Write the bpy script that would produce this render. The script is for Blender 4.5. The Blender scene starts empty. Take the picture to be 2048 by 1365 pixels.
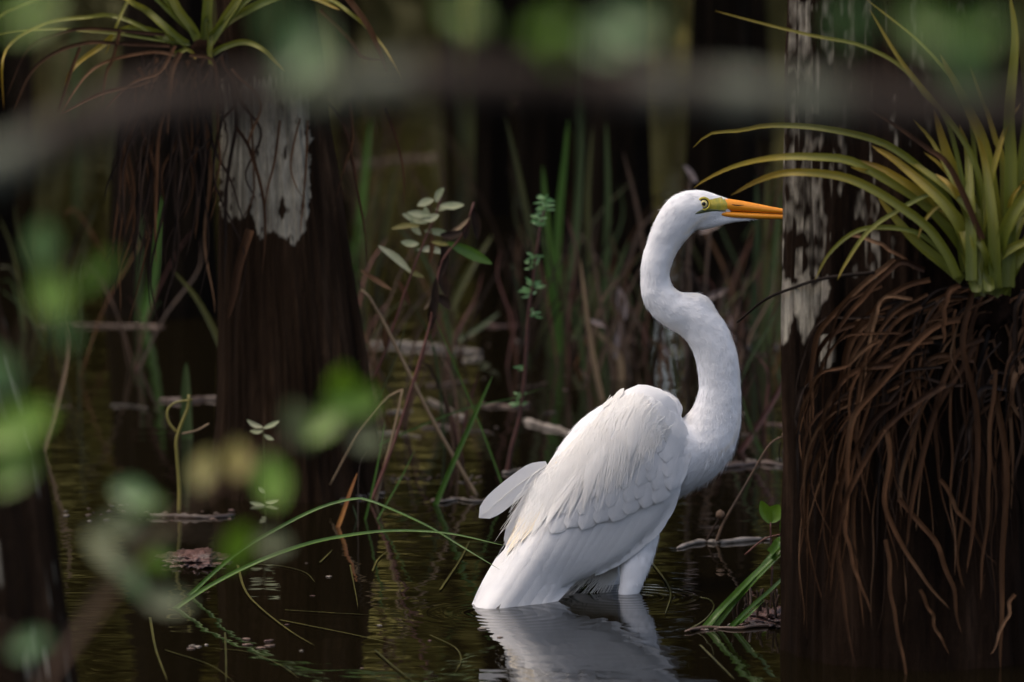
import bpy, bmesh, math, random
import numpy as np
from mathutils import Vector, noise
from mathutils.bvhtree import BVHTree
random.seed(7); np.random.seed(7)
SC = bpy.context.scene
C = SC.collection
# ------------------------------------------------------------------ camera, world, sun, exposure
FPX = 12727.0                       # focal length in pixels of the 2048 px wide photograph
CH = 1.0                            # camera height over the water
HOR = -623.0                        # row of the horizon in the photograph
TH = math.atan((682.5 - HOR) / FPX)
CAM = Vector((0, 0, CH))
FW = Vector((0, math.cos(TH), -math.sin(TH))); UP = Vector((0, math.sin(TH), math.cos(TH)))
cd = bpy.data.cameras.new('camera'); cam = bpy.data.objects.new('camera', cd); C.objects.link(cam)
cam.location = CAM; cam.rotation_euler = (math.pi/2 - TH, 0, 0)
cd.sensor_width = 36; cd.lens = 36 * FPX / 2048; cd.clip_start = .05; cd.clip_end = 2000
cd.dof.use_dof = True; cd.dof.focus_distance = 7.0; cd.dof.aperture_fstop = (cd.lens/1000)/.030
SC.camera = cam
SUN_EL, SUN_AZ = math.radians(74), math.radians(-110)     # azimuth from +Y, clockwise: behind the camera on the left
w = bpy.data.worlds.new('World'); SC.world = w; w.use_nodes = True
nt = w.node_tree; sky = nt.nodes.new('ShaderNodeTexSky'); sky.sky_type = 'NISHITA'; sky.sun_disc = False
sky.sun_elevation = SUN_EL; sky.sun_rotation = SUN_AZ; sky.air_density = .8; sky.dust_density = 6.0; sky.ozone_density = .6
bg = nt.nodes['Background']; nt.links.new(sky.outputs[0], bg.inputs[0]); bg.inputs[1].default_value = .15
sd = bpy.data.lights.new('sun', 'SUN'); sun = bpy.data.objects.new('sun', sd); C.objects.link(sun)
sd.energy = .38; sd.angle = math.radians(20); sd.color = (1, .92, .80)
sv = Vector((math.sin(SUN_AZ)*math.cos(SUN_EL), math.cos(SUN_AZ)*math.cos(SUN_EL), math.sin(SUN_EL)))
sun.rotation_euler = sv.to_track_quat('Z', 'Y').to_euler(); sun.location = sv*30
SC.view_settings.view_transform = 'Standard'; SC.view_settings.look = 'None'
SC.view_settings.exposure = 1.42; SC.view_settings.gamma = 1; SC.view_settings.use_white_balance = True; SC.view_settings.white_balance_temperature = 6950; SC.view_settings.white_balance_tint = 10; SC.view_settings.use_curve_mapping = False
SC.render.engine = 'CYCLES'
cy = SC.cycles; cy.max_bounces = 6; cy.diffuse_bounces = 2; cy.glossy_bounces = 3; cy.transmission_bounces = 3; cy.caustics_reflective = False; cy.caustics_refractive = False

# ------------------------------------------------------------------ pixel helpers (a pixel is a direction, the distance is given)
def ray(px, py):
    return FW + Vector((1, 0, 0))*((px-1024)/FPX) + UP*((682.5-py)/FPX)
def P(px, py, d):
    r = ray(px, py); return CAM + r*(d/r.y)
def W(px, py, z=0.0):
    r = ray(px, py); return CAM + r*((z-CH)/r.z)
def wd(py): return W(1024, py).y           # distance of the water at a row
def proj(v):
    q = v-CAM; f = q.dot(FW); return 1024+FPX*q.x/f, 682.5-FPX*q.dot(UP)/f
S = .00055
def cr(pts, n):
    """Catmull-Rom through tuples -> n tuples"""
    p = np.array(pts, float); k = len(p)
    if k == 2: return [tuple(p[0]+(p[1]-p[0])*t) for t in np.linspace(0, 1, n)]
    q = np.vstack([2*p[0]-p[1], p, 2*p[-1]-p[-2]]); out = []
    L = np.concatenate([[0], np.cumsum(np.linalg.norm(np.diff(p[:, :2], axis=0), axis=1)+1e-9)])
    for s in np.linspace(0, L[-1], n):
        i = min(max(int(np.searchsorted(L, s, side='right'))-1, 0), k-2)
        t = (s-L[i])/(L[i+1]-L[i]); a, b, c, d = q[i], q[i+1], q[i+2], q[i+3]
        out.append(tuple(.5*((2*b)+(c-a)*t+(2*a-5*b+4*c-d)*t*t+(3*b-a-3*c+d)*t**3)))
    return out
def lerp_tab(tab, x):
    xs = [t[0] for t in tab]; return float(np.interp(x, xs, [t[1] for t in tab]))

# ------------------------------------------------------------------ materials
M = {}
def nmat(name):
    m = bpy.data.materials.new(name); m.use_nodes = True; M[name] = m
    return m, m.node_tree, m.node_tree.nodes['Principled BSDF']
def N(t, typ, **kw):
    n = t.nodes.new(typ)
    for k, v in kw.items(): setattr(n, k, v)
    return n
def ramp(t, stops, fac):
    r = N(t, 'ShaderNodeValToRGB'); e = r.color_ramp.elements
    while len(e) < len(stops): e.new(.5)
    for x, (p, c) in zip(e, stops): x.position = p; x.color = (*c, 1)
    t.links.new(fac, r.inputs[0]); return r.outputs[0]
def noise_tex(t, scale, detail=5, rough=.6, vec=None, stretch=None):
    tc = N(t, 'ShaderNodeTexCoord'); n = N(t, 'ShaderNodeTexNoise')
    n.inputs['Scale'].default_value = scale; n.inputs['Detail'].default_value = detail; n.inputs['Roughness'].default_value = rough
    src = vec or tc.outputs['Object']
    if stretch:
        mp = N(t, 'ShaderNodeMapping'); mp.inputs['Scale'].default_value = stretch; t.links.new(src, mp.inputs[0]); src = mp.outputs[0]
    t.links.new(src, n.inputs['Vector']); return n
def bump(t, b, h, strength, dist):
    n = N(t, 'ShaderNodeBump'); n.inputs['Strength'].default_value = strength; n.inputs['Distance'].default_value = dist
    t.links.new(h, n.inputs['Height']); t.links.new(n.outputs[0], b.inputs['Normal']); return n
def simple(name, stops, scale=30, rough=.6, detail=4, bs=.3, bd=.001, stretch=None, trans=0, spec=.4):
    """stops: colours across a noise; optional translucency for leaves"""
    m, t, b = nmat(name); n = noise_tex(t, scale, detail, .6, None, stretch)
    oi = N(t, 'ShaderNodeObjectInfo'); ad = N(t, 'ShaderNodeMath', operation='MULTIPLY_ADD'); ad.inputs[1].default_value = .36; 
    t.links.new(oi.outputs['Random'], ad.inputs[0]); t.links.new(n.outputs['Fac'], ad.inputs[2])
    sb = N(t, 'ShaderNodeMath', operation='SUBTRACT'); sb.inputs[1].default_value = .18; t.links.new(ad.outputs[0], sb.inputs[0])
    col = ramp(t, stops, sb.outputs[0]); t.links.new(col, b.inputs['Base Color'])
    b.inputs['Roughness'].default_value = rough; b.inputs['Specular IOR Level'].default_value = spec
    if bs: bump(t, b, n.outputs['Fac'], bs, bd)
    if trans:
        tr = N(t, 'ShaderNodeBsdfTranslucent'); t.links.new(col, tr.inputs[0]); mx = N(t, 'ShaderNodeMixShader'); mx.inputs[0].default_value = trans
        t.links.new(b.outputs[0], mx.inputs[1]); t.links.new(tr.outputs[0], mx.inputs[2]); t.links.new(mx.outputs[0], t.nodes['Material Output'].inputs[0])
    return m
simple('leaf_green', [(.3, (.04, .10, .004)), (.7, (.095, .185, .011))], 25, .4, trans=.35)
simple('leaf_pale', [(.3, (0.0675, 0.09, 0.0375)), (.7, (0.1275, 0.1425, 0.075))], 25, .45, trans=.3)
simple('leaf_yellow', [(.3, (.10, .10, .018)), (.7, (.20, .17, .04))], 25, .45, trans=.3)
simple('leaf_teal', [(.3, (.045, .105, .035)), (.7, (.10, .18, .07))], 25, .35, trans=.4)
simple('leaf_small', [(.3, (.22, .25, .13)), (.7, (.36, .36, .22))], 60, .5, trans=.2)
simple('blade_green', [(.3, (0.0252, 0.0702, 0.0054)), (.7, (0.0612, 0.1305, 0.0162))], 60, .4, stretch=(1, 1, .1), trans=.3)
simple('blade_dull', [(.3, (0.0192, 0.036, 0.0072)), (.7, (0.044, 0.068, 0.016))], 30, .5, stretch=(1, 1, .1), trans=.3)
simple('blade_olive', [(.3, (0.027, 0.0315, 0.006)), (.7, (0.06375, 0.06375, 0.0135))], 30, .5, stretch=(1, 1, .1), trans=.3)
simple('dry', [(.3, (0.104, 0.068, 0.036)), (.7, (0.208, 0.144, 0.08))], 60, .7, stretch=(1, 1, .15), trans=.1)
simple('dry_brown', [(.3, (0.0325, 0.0195, 0.0117)), (.7, (0.091, 0.052, 0.02925))], 60, .7, stretch=(1, 1, .2), trans=.1)
simple('dead_leaf', [(.25, (.016, .0075, .004)), (.6, (.075, .036, .017)), (.85, (.19, .11, .06))], 18, .65, stretch=(1, 1, .3), trans=.12, spec=.08)
simple('dead_dark', [(.25, (.006, .004, .003)), (.75, (.03, .018, .012))], 20, .6, spec=.08)
simple('red_stem', [(.3, (0.048, 0.0144, 0.0096)), (.7, (0.096, 0.032, 0.02))], 60, .5)
simple('orange_blade', [(.3, (.16, .05, .012)), (.7, (.3, .13, .02))], 60, .5, trans=.2)
simple('wood_grey', [(.3, (0.021, 0.0168, 0.0126)), (.5, (0.084, 0.07, 0.056)), (.75, (0.21, 0.182, 0.154))], 60, .45, stretch=(.3, 1, 1), bs=.6, bd=.004)
simple('wood_brown', [(.3, (0.026, 0.01625, 0.0117)), (.7, (0.091, 0.0585, 0.04225))], 40, .5, stretch=(.3, 1, 1), bs=.6, bd=.004)
simple('peat', [(.3, (0.021, 0.0105, 0.0084)), (.6, (0.084, 0.042, 0.035)), (.8, (0.175, 0.119, 0.105))], 90, .4, bs=.8, bd=.006)
simple('float_strand', [(.3, (.02, .022, .005)), (.7, (.06, .055, .012))], 30, .4)
simple('crown_leaf', [(.3, (.03, .05, .015)), (.7, (.07, .09, .025))], 3, .6, trans=.3)
simple('wood_leaf', [(.3, (0.1235, 0.1092, 0.0209)), (.55, (0.19, 0.1662, 0.0342)), (.8, (0.2565, 0.2185, 0.057))], .35, .8, 3, bs=0, trans=.2)
simple('leaf_feather', [(.3, (.10, .24, .08)), (.7, (.24, .42, .18))], 25, .4, trans=.35)
simple('leaf_wither', [(.3, (0.112, 0.0805, 0.07)), (.7, (0.238, 0.189, 0.175))], 40, .5, trans=.2)
simple('dead_black', [(.3, (.003, .002, .0015)), (.7, (.012, .007, .005))], 60, .95, bs=.8, bd=.004, spec=0)
# bromeliad leaf: green with a paler base and yellow-brown tip through the u coordinate
def broma():
    m, t, b = nmat('bromeliad_leaf'); uv = N(t, 'ShaderNodeUVMap'); sx = N(t, 'ShaderNodeSeparateXYZ'); t.links.new(uv.outputs[0], sx.inputs[0])
    n = noise_tex(t, 14, 4); oi = N(t, 'ShaderNodeObjectInfo')
    a = N(t, 'ShaderNodeMath', operation='MULTIPLY_ADD'); a.inputs[1].default_value = .5; t.links.new(n.outputs['Fac'], a.inputs[0]); t.links.new(sx.outputs[0], a.inputs[2])
    a2 = N(t, 'ShaderNodeMath', operation='MULTIPLY_ADD'); a2.inputs[1].default_value = .3; t.links.new(oi.outputs['Random'], a2.inputs[0]); t.links.new(a.outputs[0], a2.inputs[2])
    a3 = N(t, 'ShaderNodeMath', operation='MULTIPLY'); a3.inputs[1].default_value = .62; t.links.new(a2.outputs[0], a3.inputs[0])
    col = ramp(t, [(0, (.045, .055, .006)), (.3, (.09, .108, .009)), (.62, (.17, .165, .02)), (.84, (.28, .19, .02)), (1, (.12, .055, .015))], a3.outputs[0])
    t.links.new(col, b.inputs['Base Color']); b.inputs['Roughness'].default_value = .42
    wv = N(t, 'ShaderNodeTexWave'); wv.bands_direction = 'Y'; wv.inputs['Scale'].default_value = 7; wv.inputs['Distortion'].default_value = .6
    t.links.new(uv.outputs[0], wv.inputs['Vector']); bump(t, b, wv.outputs['Fac'], .25, .0006)
    tr = N(t, 'ShaderNodeBsdfTranslucent'); t.links.new(col, tr.inputs[0]); mx = N(t, 'ShaderNodeMixShader'); mx.inputs[0].default_value = .3
    t.links.new(b.outputs[0], mx.inputs[1]); t.links.new(tr.outputs[0], mx.inputs[2]); t.links.new(mx.outputs[0], t.nodes['Material Output'].inputs[0])
broma()
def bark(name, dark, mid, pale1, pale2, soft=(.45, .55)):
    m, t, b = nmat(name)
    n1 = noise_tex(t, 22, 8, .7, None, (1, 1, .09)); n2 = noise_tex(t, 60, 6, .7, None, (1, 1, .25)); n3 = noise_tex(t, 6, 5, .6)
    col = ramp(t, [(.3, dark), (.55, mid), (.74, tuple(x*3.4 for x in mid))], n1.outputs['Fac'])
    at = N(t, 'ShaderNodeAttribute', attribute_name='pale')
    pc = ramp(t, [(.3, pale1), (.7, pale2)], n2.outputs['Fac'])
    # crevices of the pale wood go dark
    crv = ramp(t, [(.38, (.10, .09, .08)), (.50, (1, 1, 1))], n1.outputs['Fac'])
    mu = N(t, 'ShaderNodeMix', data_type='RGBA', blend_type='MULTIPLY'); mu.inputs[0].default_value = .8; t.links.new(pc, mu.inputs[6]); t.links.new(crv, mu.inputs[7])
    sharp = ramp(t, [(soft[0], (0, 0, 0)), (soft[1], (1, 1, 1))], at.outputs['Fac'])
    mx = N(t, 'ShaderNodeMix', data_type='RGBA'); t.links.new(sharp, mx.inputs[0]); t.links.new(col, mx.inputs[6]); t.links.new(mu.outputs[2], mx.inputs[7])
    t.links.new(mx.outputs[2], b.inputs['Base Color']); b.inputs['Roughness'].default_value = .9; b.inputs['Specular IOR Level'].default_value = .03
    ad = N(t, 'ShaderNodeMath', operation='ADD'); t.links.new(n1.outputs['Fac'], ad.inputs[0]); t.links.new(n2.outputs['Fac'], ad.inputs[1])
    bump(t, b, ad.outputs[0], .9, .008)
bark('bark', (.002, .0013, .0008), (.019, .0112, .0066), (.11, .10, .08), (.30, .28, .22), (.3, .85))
bark('bark_red', (.0014, .0009, .0006), (.0125, .0072, .0045), (.10, .085, .07), (.36, .33, .26), (.25, .95))
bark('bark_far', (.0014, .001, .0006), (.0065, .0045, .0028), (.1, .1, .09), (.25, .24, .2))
bark('branch_bark', (.008, .006, .005), (.034, .028, .024), (.06, .066, .05), (.13, .14, .11), (.2, .9))
# water
def water():
    m, t, b = nmat('water'); b.inputs['Base Color'].default_value = (.004, .003, .0012, 1); b.inputs['Roughness'].default_value = .015; b.inputs['IOR'].default_value = 1.333
    b.inputs['Specular IOR Level'].default_value = .5
    n1 = noise_tex(t, 7, 3, .5, None, (.55, 1, 1)); n2 = noise_tex(t, 38, 2, .5, None, (.6, 1, 1)); n3 = noise_tex(t, 1.2, 2, .5)
    g = N(t, 'ShaderNodeMath', operation='MULTIPLY'); t.links.new(n2.outputs['Fac'], g.inputs[0])
    r = ramp(t, [(.35, (.05, .05, .05)), (.68, (1, 1, 1))], n3.outputs['Fac']); t.links.new(r, g.inputs[1])
    sc = N(t, 'ShaderNodeMath', operation='MULTIPLY_ADD'); sc.inputs[1].default_value = .06; t.links.new(g.outputs[0], sc.inputs[0]); t.links.new(n1.outputs['Fac'], sc.inputs[2])
    geo = N(t, 'ShaderNodeNewGeometry'); h_ = sc.outputs[0]
    for (cx, cy_, fr, amp, fall) in ((W(1255, 1195).x, W(1255, 1195).y, 330, .09, .14), (W(1010, 1226).x, W(1010, 1226).y, 300, .09, .16), (W(170, 1060).x, W(170, 1060).y, 200, .07, .22)):
        ds = N(t, 'ShaderNodeVectorMath', operation='DISTANCE'); ds.inputs[1].default_value = (cx, cy_, 0); t.links.new(geo.outputs['Position'], ds.inputs[0])
        m1 = N(t, 'ShaderNodeMath', operation='MULTIPLY'); m1.inputs[1].default_value = fr; t.links.new(ds.outputs['Value'], m1.inputs[0])
        sn = N(t, 'ShaderNodeMath', operation='SINE'); t.links.new(m1.outputs[0], sn.inputs[0])
        mr = N(t, 'ShaderNodeMapRange'); mr.inputs[1].default_value = 0; mr.inputs[2].default_value = fall; mr.inputs[3].default_value = amp; mr.inputs[4].default_value = 0; t.links.new(ds.outputs['Value'], mr.inputs[0])
        ml = N(t, 'ShaderNodeMath', operation='MULTIPLY_ADD'); t.links.new(sn.outputs[0], ml.inputs[0]); t.links.new(mr.outputs[0], ml.inputs[1]); t.links.new(h_, ml.inputs[2]); h_ = ml.outputs[0]
    bump(t, b, h_, 1.0, .0017)
water()
# egret
def feather_mat(name, c1, c2, ysc, trans=.22):
    m, t, b = nmat(name); uv = N(t, 'ShaderNodeUVMap'); mp = N(t, 'ShaderNodeMapping'); t.links.new(uv.outputs[0], mp.inputs[0])
    mp.inputs['Scale'].default_value = (26, 26*ysc, 1)
    n = N(t, 'ShaderNodeTexNoise'); n.inputs['Scale'].default_value = 1; n.inputs['Detail'].default_value = 5; n.inputs['Roughness'].default_value = .65; t.links.new(mp.outputs[0], n.inputs['Vector'])
    n2 = noise_tex(t, 9, 3)
    col = ramp(t, [(.35, c1), (.65, c2)], n2.outputs['Fac']); t.links.new(col, b.inputs['Base Color']); b.inputs['Roughness'].default_value = .65; b.inputs['Specular IOR Level'].default_value = .25
    bump(t, b, n.outputs['Fac'], .6, .0014)
    tr = N(t, 'ShaderNodeBsdfTranslucent'); t.links.new(col, tr.inputs[0]); mx = N(t, 'ShaderNodeMixShader'); mx.inputs[0].default_value = trans
    t.links.new(b.outputs[0], mx.inputs[1]); t.links.new(tr.outputs[0], mx.inputs[2]); t.links.new(mx.outputs[0], t.nodes['Material Output'].inputs[0])
feather_mat('feather', (.74, .74, .74), (.81, .81, .80), 4)
feather_mat('feather_cream', (.78, .66, .46), (.84, .77, .64), 4)
feather_mat('feather_plume', (.74, .72, .68), (.81, .80, .77), 8)
def skinwhite():
    m, t, b = nmat('egret_plumage'); n = noise_tex(t, 55, 5, .6); n2 = noise_tex(t, 8, 3)
    at = N(t, 'ShaderNodeAttribute', attribute_name='cream')
    mx = N(t, 'ShaderNodeMix', data_type='RGBA'); t.links.new(at.outputs['Fac'], mx.inputs[0]); mx.inputs[6].default_value = (.76, .76, .76, 1); mx.inputs[7].default_value = (.78, .66, .46, 1)
    t.links.new(mx.outputs[2], b.inputs['Base Color']); b.inputs['Roughness'].default_value = .75; b.inputs['Specular IOR Level'].default_value = .2
    ad = N(t, 'ShaderNodeMath', operation='MULTIPLY_ADD'); ad.inputs[1].default_value = 1.5; t.links.new(n2.outputs['Fac'], ad.inputs[0]); t.links.new(n.outputs['Fac'], ad.inputs[2])
    bump(t, b, ad.outputs[0], .5, .003)
skinwhite()
simple('bill_orange', [(.3, (.85, .27, .012)), (.7, (.93, .36, .03))], 60, .38, stretch=(.2, 1, 1), bs=.15, bd=.0006)
simple('bill_yellow', [(.3, (.60, .36, .02)), (.7, (.72, .46, .05))], 60, .4, bs=.2, bd=.0006)
simple('lore_skin', [(.3, (.34, .31, .04)), (.7, (.68, .47, .04))], 120, .45, bs=.3, bd=.0006)
simple('lore_dark', [(.3, (.03, .045, .02)), (.7, (.12, .13, .04))], 120, .5)
simple('iris', [(.3, (.60, .50, .16)), (.7, (.70, .60, .25))], 200, .08, bs=0, spec=.6)
simple('pupil', [(.3, (.002, .002, .002)), (.7, (.004, .004, .004))], 20, .05, bs=0, spec=.6)
simple('leg_skin', [(.3, (.012, .011, .009)), (.7, (.03, .028, .02))], 90, .5)

# ------------------------------------------------------------------ object helpers
def tag(o, label=None, cat=None, group=None, kind=None):
    if label: o['label'] = label
    if cat: o['category'] = cat
    if group: o['group'] = group
    if kind: o['kind'] = kind
    return o
def empty(name, loc, label, cat, group=None):
    o = bpy.data.objects.new(name, None); C.objects.link(o); o.location = loc; o.empty_display_size = .05
    return tag(o, label, cat, group)
def mesh(name, vs, fs, mat, parent=None, smooth=True, uvs=None):
    """world-space vertices; the origin goes to the first thing's base when parented"""
    me = bpy.data.meshes.new(name)
    off = Vector((0, 0, 0))
    me.from_pydata([tuple(v) for v in vs], [], fs); me.validate()
    if uvs is not None:
        ul = me.uv_layers.new(name='UVMap'); vi = np.zeros(len(me.loops), int); me.loops.foreach_get('vertex_index', vi)
        ul.data.foreach_set('uv', np.array(uvs, np.float32)[vi].ravel())
    me.polygons.foreach_set('use_smooth', [smooth]*len(me.polygons)); me.materials.append(M[mat] if isinstance(mat, str) else mat)
    o = bpy.data.objects.new(name, me); C.objects.link(o)
    if parent is not None: setpar(o, parent)
    return o
def setpar(o, p):
    loc = Vector((0, 0, 0)); q = p
    while q is not None: loc += q.location; q = q.parent
    o.parent = p; o.location = o.location - loc
def frame_tangents(pts):
    p = np.array([tuple(v) for v in pts]); t = np.gradient(p, axis=0); return t/np.maximum(np.linalg.norm(t, axis=1), 1e-9)[:, None]
def ribbon_geo(pts, wid, nrm, chan=.25, cross=5, twist=0, wob=0):
    """strap leaf: pts world points, wid half widths (m), nrm face normal hint, chan channel depth"""
    p = np.array([tuple(v) for v in pts]); t = frame_tangents(pts); n0 = np.array(tuple(nrm)); vs = []; uv = []; k = len(p)
    for i in range(k):
        side = np.cross(t[i], n0); L = np.linalg.norm(side); side = side/L if L > 1e-6 else np.array([1., 0, 0]); up = np.cross(side, t[i])
        a = twist*i/(k-1)
        s2 = side*math.cos(a)+up*math.sin(a); u2 = up*math.cos(a)-side*math.sin(a)
        for j in range(cross):
            s = -1+2*j/(cross-1)
            q = p[i]+s2*(s*wid[i])+u2*(chan*wid[i]*(s*s-.5))
            if wob: q = q+u2*wob*wid[i]*noise.noise(Vector((i*.37, j*1.3, p[0][0]*50)))
            vs.append(q); uv.append((i/(k-1), j/(cross-1)))
    fs = [(i*cross+j, i*cross+j+1, (i+1)*cross+j+1, (i+1)*cross+j) for i in range(k-1) for j in range(cross-1)]
    return vs, fs, uv
def tube_geo(pts, rad, sides=7):
    p = np.array([tuple(v) for v in pts]); t = frame_tangents(pts); vs = []; k = len(p)
    a = np.array([0., 1, 0]) if abs(t[0][1]) < .9 else np.array([1., 0, 0])
    for i in range(k):
        s = np.cross(t[i], a); s /= max(np.linalg.norm(s), 1e-9); u = np.cross(s, t[i])
        for j in range(sides):
            g = 2*math.pi*j/sides; vs.append(p[i]+rad[i]*(s*math.cos(g)+u*math.sin(g)))
    fs = [(i*sides+j, i*sides+(j+1) % sides, (i+1)*sides+(j+1) % sides, (i+1)*sides+j) for i in range(k-1) for j in range(sides)]
    fs += [tuple(range(sides))[::-1], tuple((k-1)*sides+j for j in range(sides))]
    return vs, fs
def pxpts(pts, d, n):
    """[(px,py[,d])] -> n world points"""
    q = [(a[0], a[1], a[2] if len(a) > 2 else d) for a in pts]
    return [P(*a) for a in cr(q, n)]
def taper(n, w0, w1, tip=.35):
    out = []
    for i in range(n):
        u = i/(n-1); x = w0+(w1-w0)*u
        if u > 1-tip: x *= max(.04, math.sqrt(max(0, 1-((u-1+tip)/tip)**2)))
        out.append(x)
    return out
def blade(name, parent, pts, d, w, mat, tip=.5, n=18, chan=.3, twist=None, nrm=None, w1=None, kink=0):
    """grass blade or strap leaf, w full width in photo pixels at the base"""
    pp = pxpts(pts, d, n); k = d/FPX
    if kink: pp = [v+Vector((noise.noise(Vector((i*.17, pts[0][0], 1))), .4*noise.noise(Vector((i*.4, pts[0][0], 7))), .5*noise.noise(Vector((i*.2, pts[0][0], 4)))))*kink*k for i, v in enumerate(pp)]
    wid = taper(n, w*.5*k, (w if w1 is None else w1)*.42*k, tip)
    nr = nrm if nrm is not None else Vector((random.uniform(-.35, .35), -1, random.uniform(-.1, .5))).normalized()
    vs, fs, uv = ribbon_geo(pp, wid, nr, chan, 5, random.uniform(-.5, .5) if twist is None else twist)
    return mesh(name, vs, fs, mat, parent, True, uv)
def stem(name, parent, pts, d, w, mat, n=20, w1=None, sides=7, jit=0):
    pp = pxpts(pts, d, n); k = d/FPX; w1 = w if w1 is None else w1
    rad = [(w+(w1-w)*i/(n-1))*.5*k*(1+jit*noise.noise(Vector((i*.6, pts[0][0], 3)))) for i in range(n)]
    vs, fs = tube_geo(pp, rad, sides); return mesh(name, vs, fs, mat, parent)
def leaf(name, parent, a, b, d, w, mat, cup=.25, db=None, bend=0, n=9, nrm=None):
    """leaf with a pointed-oval outline from pixel a to pixel b, w full width px"""
    k = d/FPX; db = d if db is None else db
    mx, my = (a[0]+b[0])/2+bend*(b[1]-a[1]), (a[1]+b[1])/2-bend*(b[0]-a[0])
    pp = [P(*q) for q in cr([(a[0], a[1], d), (mx, my, (d+db)/2), (b[0], b[1], db)], n)]
    wid = [max(.02, math.sin(math.pi*min(1, (i/(n-1))*.96+.02))**.75)*w*.5*k for i in range(n)]
    nr = nrm if nrm is not None else Vector((random.uniform(-.4, .4), -1, random.uniform(0, .7))).normalized()
    vs, fs, uv = ribbon_geo(pp, wid, nr, cup, 5, 0); return mesh(name, vs, fs, mat, parent, True, uv)

# ------------------------------------------------------------------ setting: water
def grid_sheet(name, x0, x1, y0, y1, z, mat):
    return mesh(name, [(x0, y0, z), (x1, y0, z), (x1, y1, z), (x0, y1, z)], [(0, 1, 2, 3)], mat, None, False)
tag(grid_sheet('water', -300, 300, -100, 600, 0, 'water'), 'dark still swamp water with faint ripples', 'water', kind='structure')

# far wood: thousands of leaf clumps beyond the open water
def far_wood():
    rng = np.random.default_rng(3); n = 120000
    x = rng.uniform(-26, 26, n); y = rng.uniform(22.5, 34, n); top = 14+2.0*np.sin(x*.9+1)+1.5*np.sin(x*2.3)
    z = rng.uniform(0, 1, n)**.9*top
    s = rng.uniform(.07, .18, n)*(1+z*.08); v1 = rng.normal(size=(n, 3)); v1 /= np.linalg.norm(v1, axis=1)[:, None]; v2 = np.cross(v1, rng.normal(size=(n, 3))); v2 /= np.linalg.norm(v2, axis=1)[:, None]
    nb = 46000; xb = rng.uniform(-27, 27, nb); x[-nb:] = xb; y[-nb:] = rng.uniform(32, 38, nb); z[-nb:] = rng.uniform(0, 15, nb); s[-nb:] = rng.uniform(.30, .55, nb)  # coarser rear layer added to block sky showing through the leaves
    gap = (np.abs(x/y-.0258) < .0042) & (z > 1.6) & (rng.random(n) < .8); z = np.where(gap, .2, z)
    c = np.stack([x, y, z+.05], 1); a = c+v1*s[:, None]; b = c+v2*s[:, None]*.55; d = c-v1*s[:, None]; e = c-v2*s[:, None]*.55
    vs = np.stack([a, b, d, e], 1).reshape(-1, 3); vs[:, 2] = np.maximum(vs[:, 2], .01)
    o = mesh('distant_wood', vs, [(4*i, 4*i+1, 4*i+2, 4*i+3) for i in range(n)], 'wood_leaf', None, False)
    tag(o, 'olive brown wall of swamp foliage beyond the open water', 'wood', kind='stuff')
far_wood()
simple('blocker_leaf', [(.3, (0.028, 0.0304, 0.0072)), (.6, (0.048, 0.048, 0.0112)), (.8, (0.072, 0.068, 0.0176))], .8, .8, 3, bs=0, trans=.15)
def scrub():  # foliage added beyond the view to darken reflections on the far water
    rng = np.random.default_rng(8); n = 22000; x = rng.uniform(-16, 16, n); y = rng.uniform(20.9, 22.3, n)
    top = .55+.22*np.sin(x*3.1+.5)+.18*np.sin(x*7.3+2); z = rng.uniform(0, 1, n)*np.maximum(top, .15)
    s = rng.uniform(.03, .09, n); v1 = rng.normal(size=(n, 3))*np.array([.5, .5, 1.4]); v1 /= np.linalg.norm(v1, axis=1)[:, None]; v2 = np.cross(v1, rng.normal(size=(n, 3))); v2 /= np.linalg.norm(v2, axis=1)[:, None]
    c = np.stack([x, y, z+.02], 1); vs = np.stack([c+v1*s[:, None], c+v2*s[:, None]*.4, c-v1*s[:, None], c-v2*s[:, None]*.4], 1).reshape(-1, 3); vs[:, 2] = np.maximum(vs[:, 2], .005)
    tag(mesh('blocker_scrub', vs, [(4*i, 4*i+1, 4*i+2, 4*i+3) for i in range(n)], 'blocker_leaf', None, False), 'low dark scrub lining the far edge of the open water', 'scrub', kind='stuff')
scrub()

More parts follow.
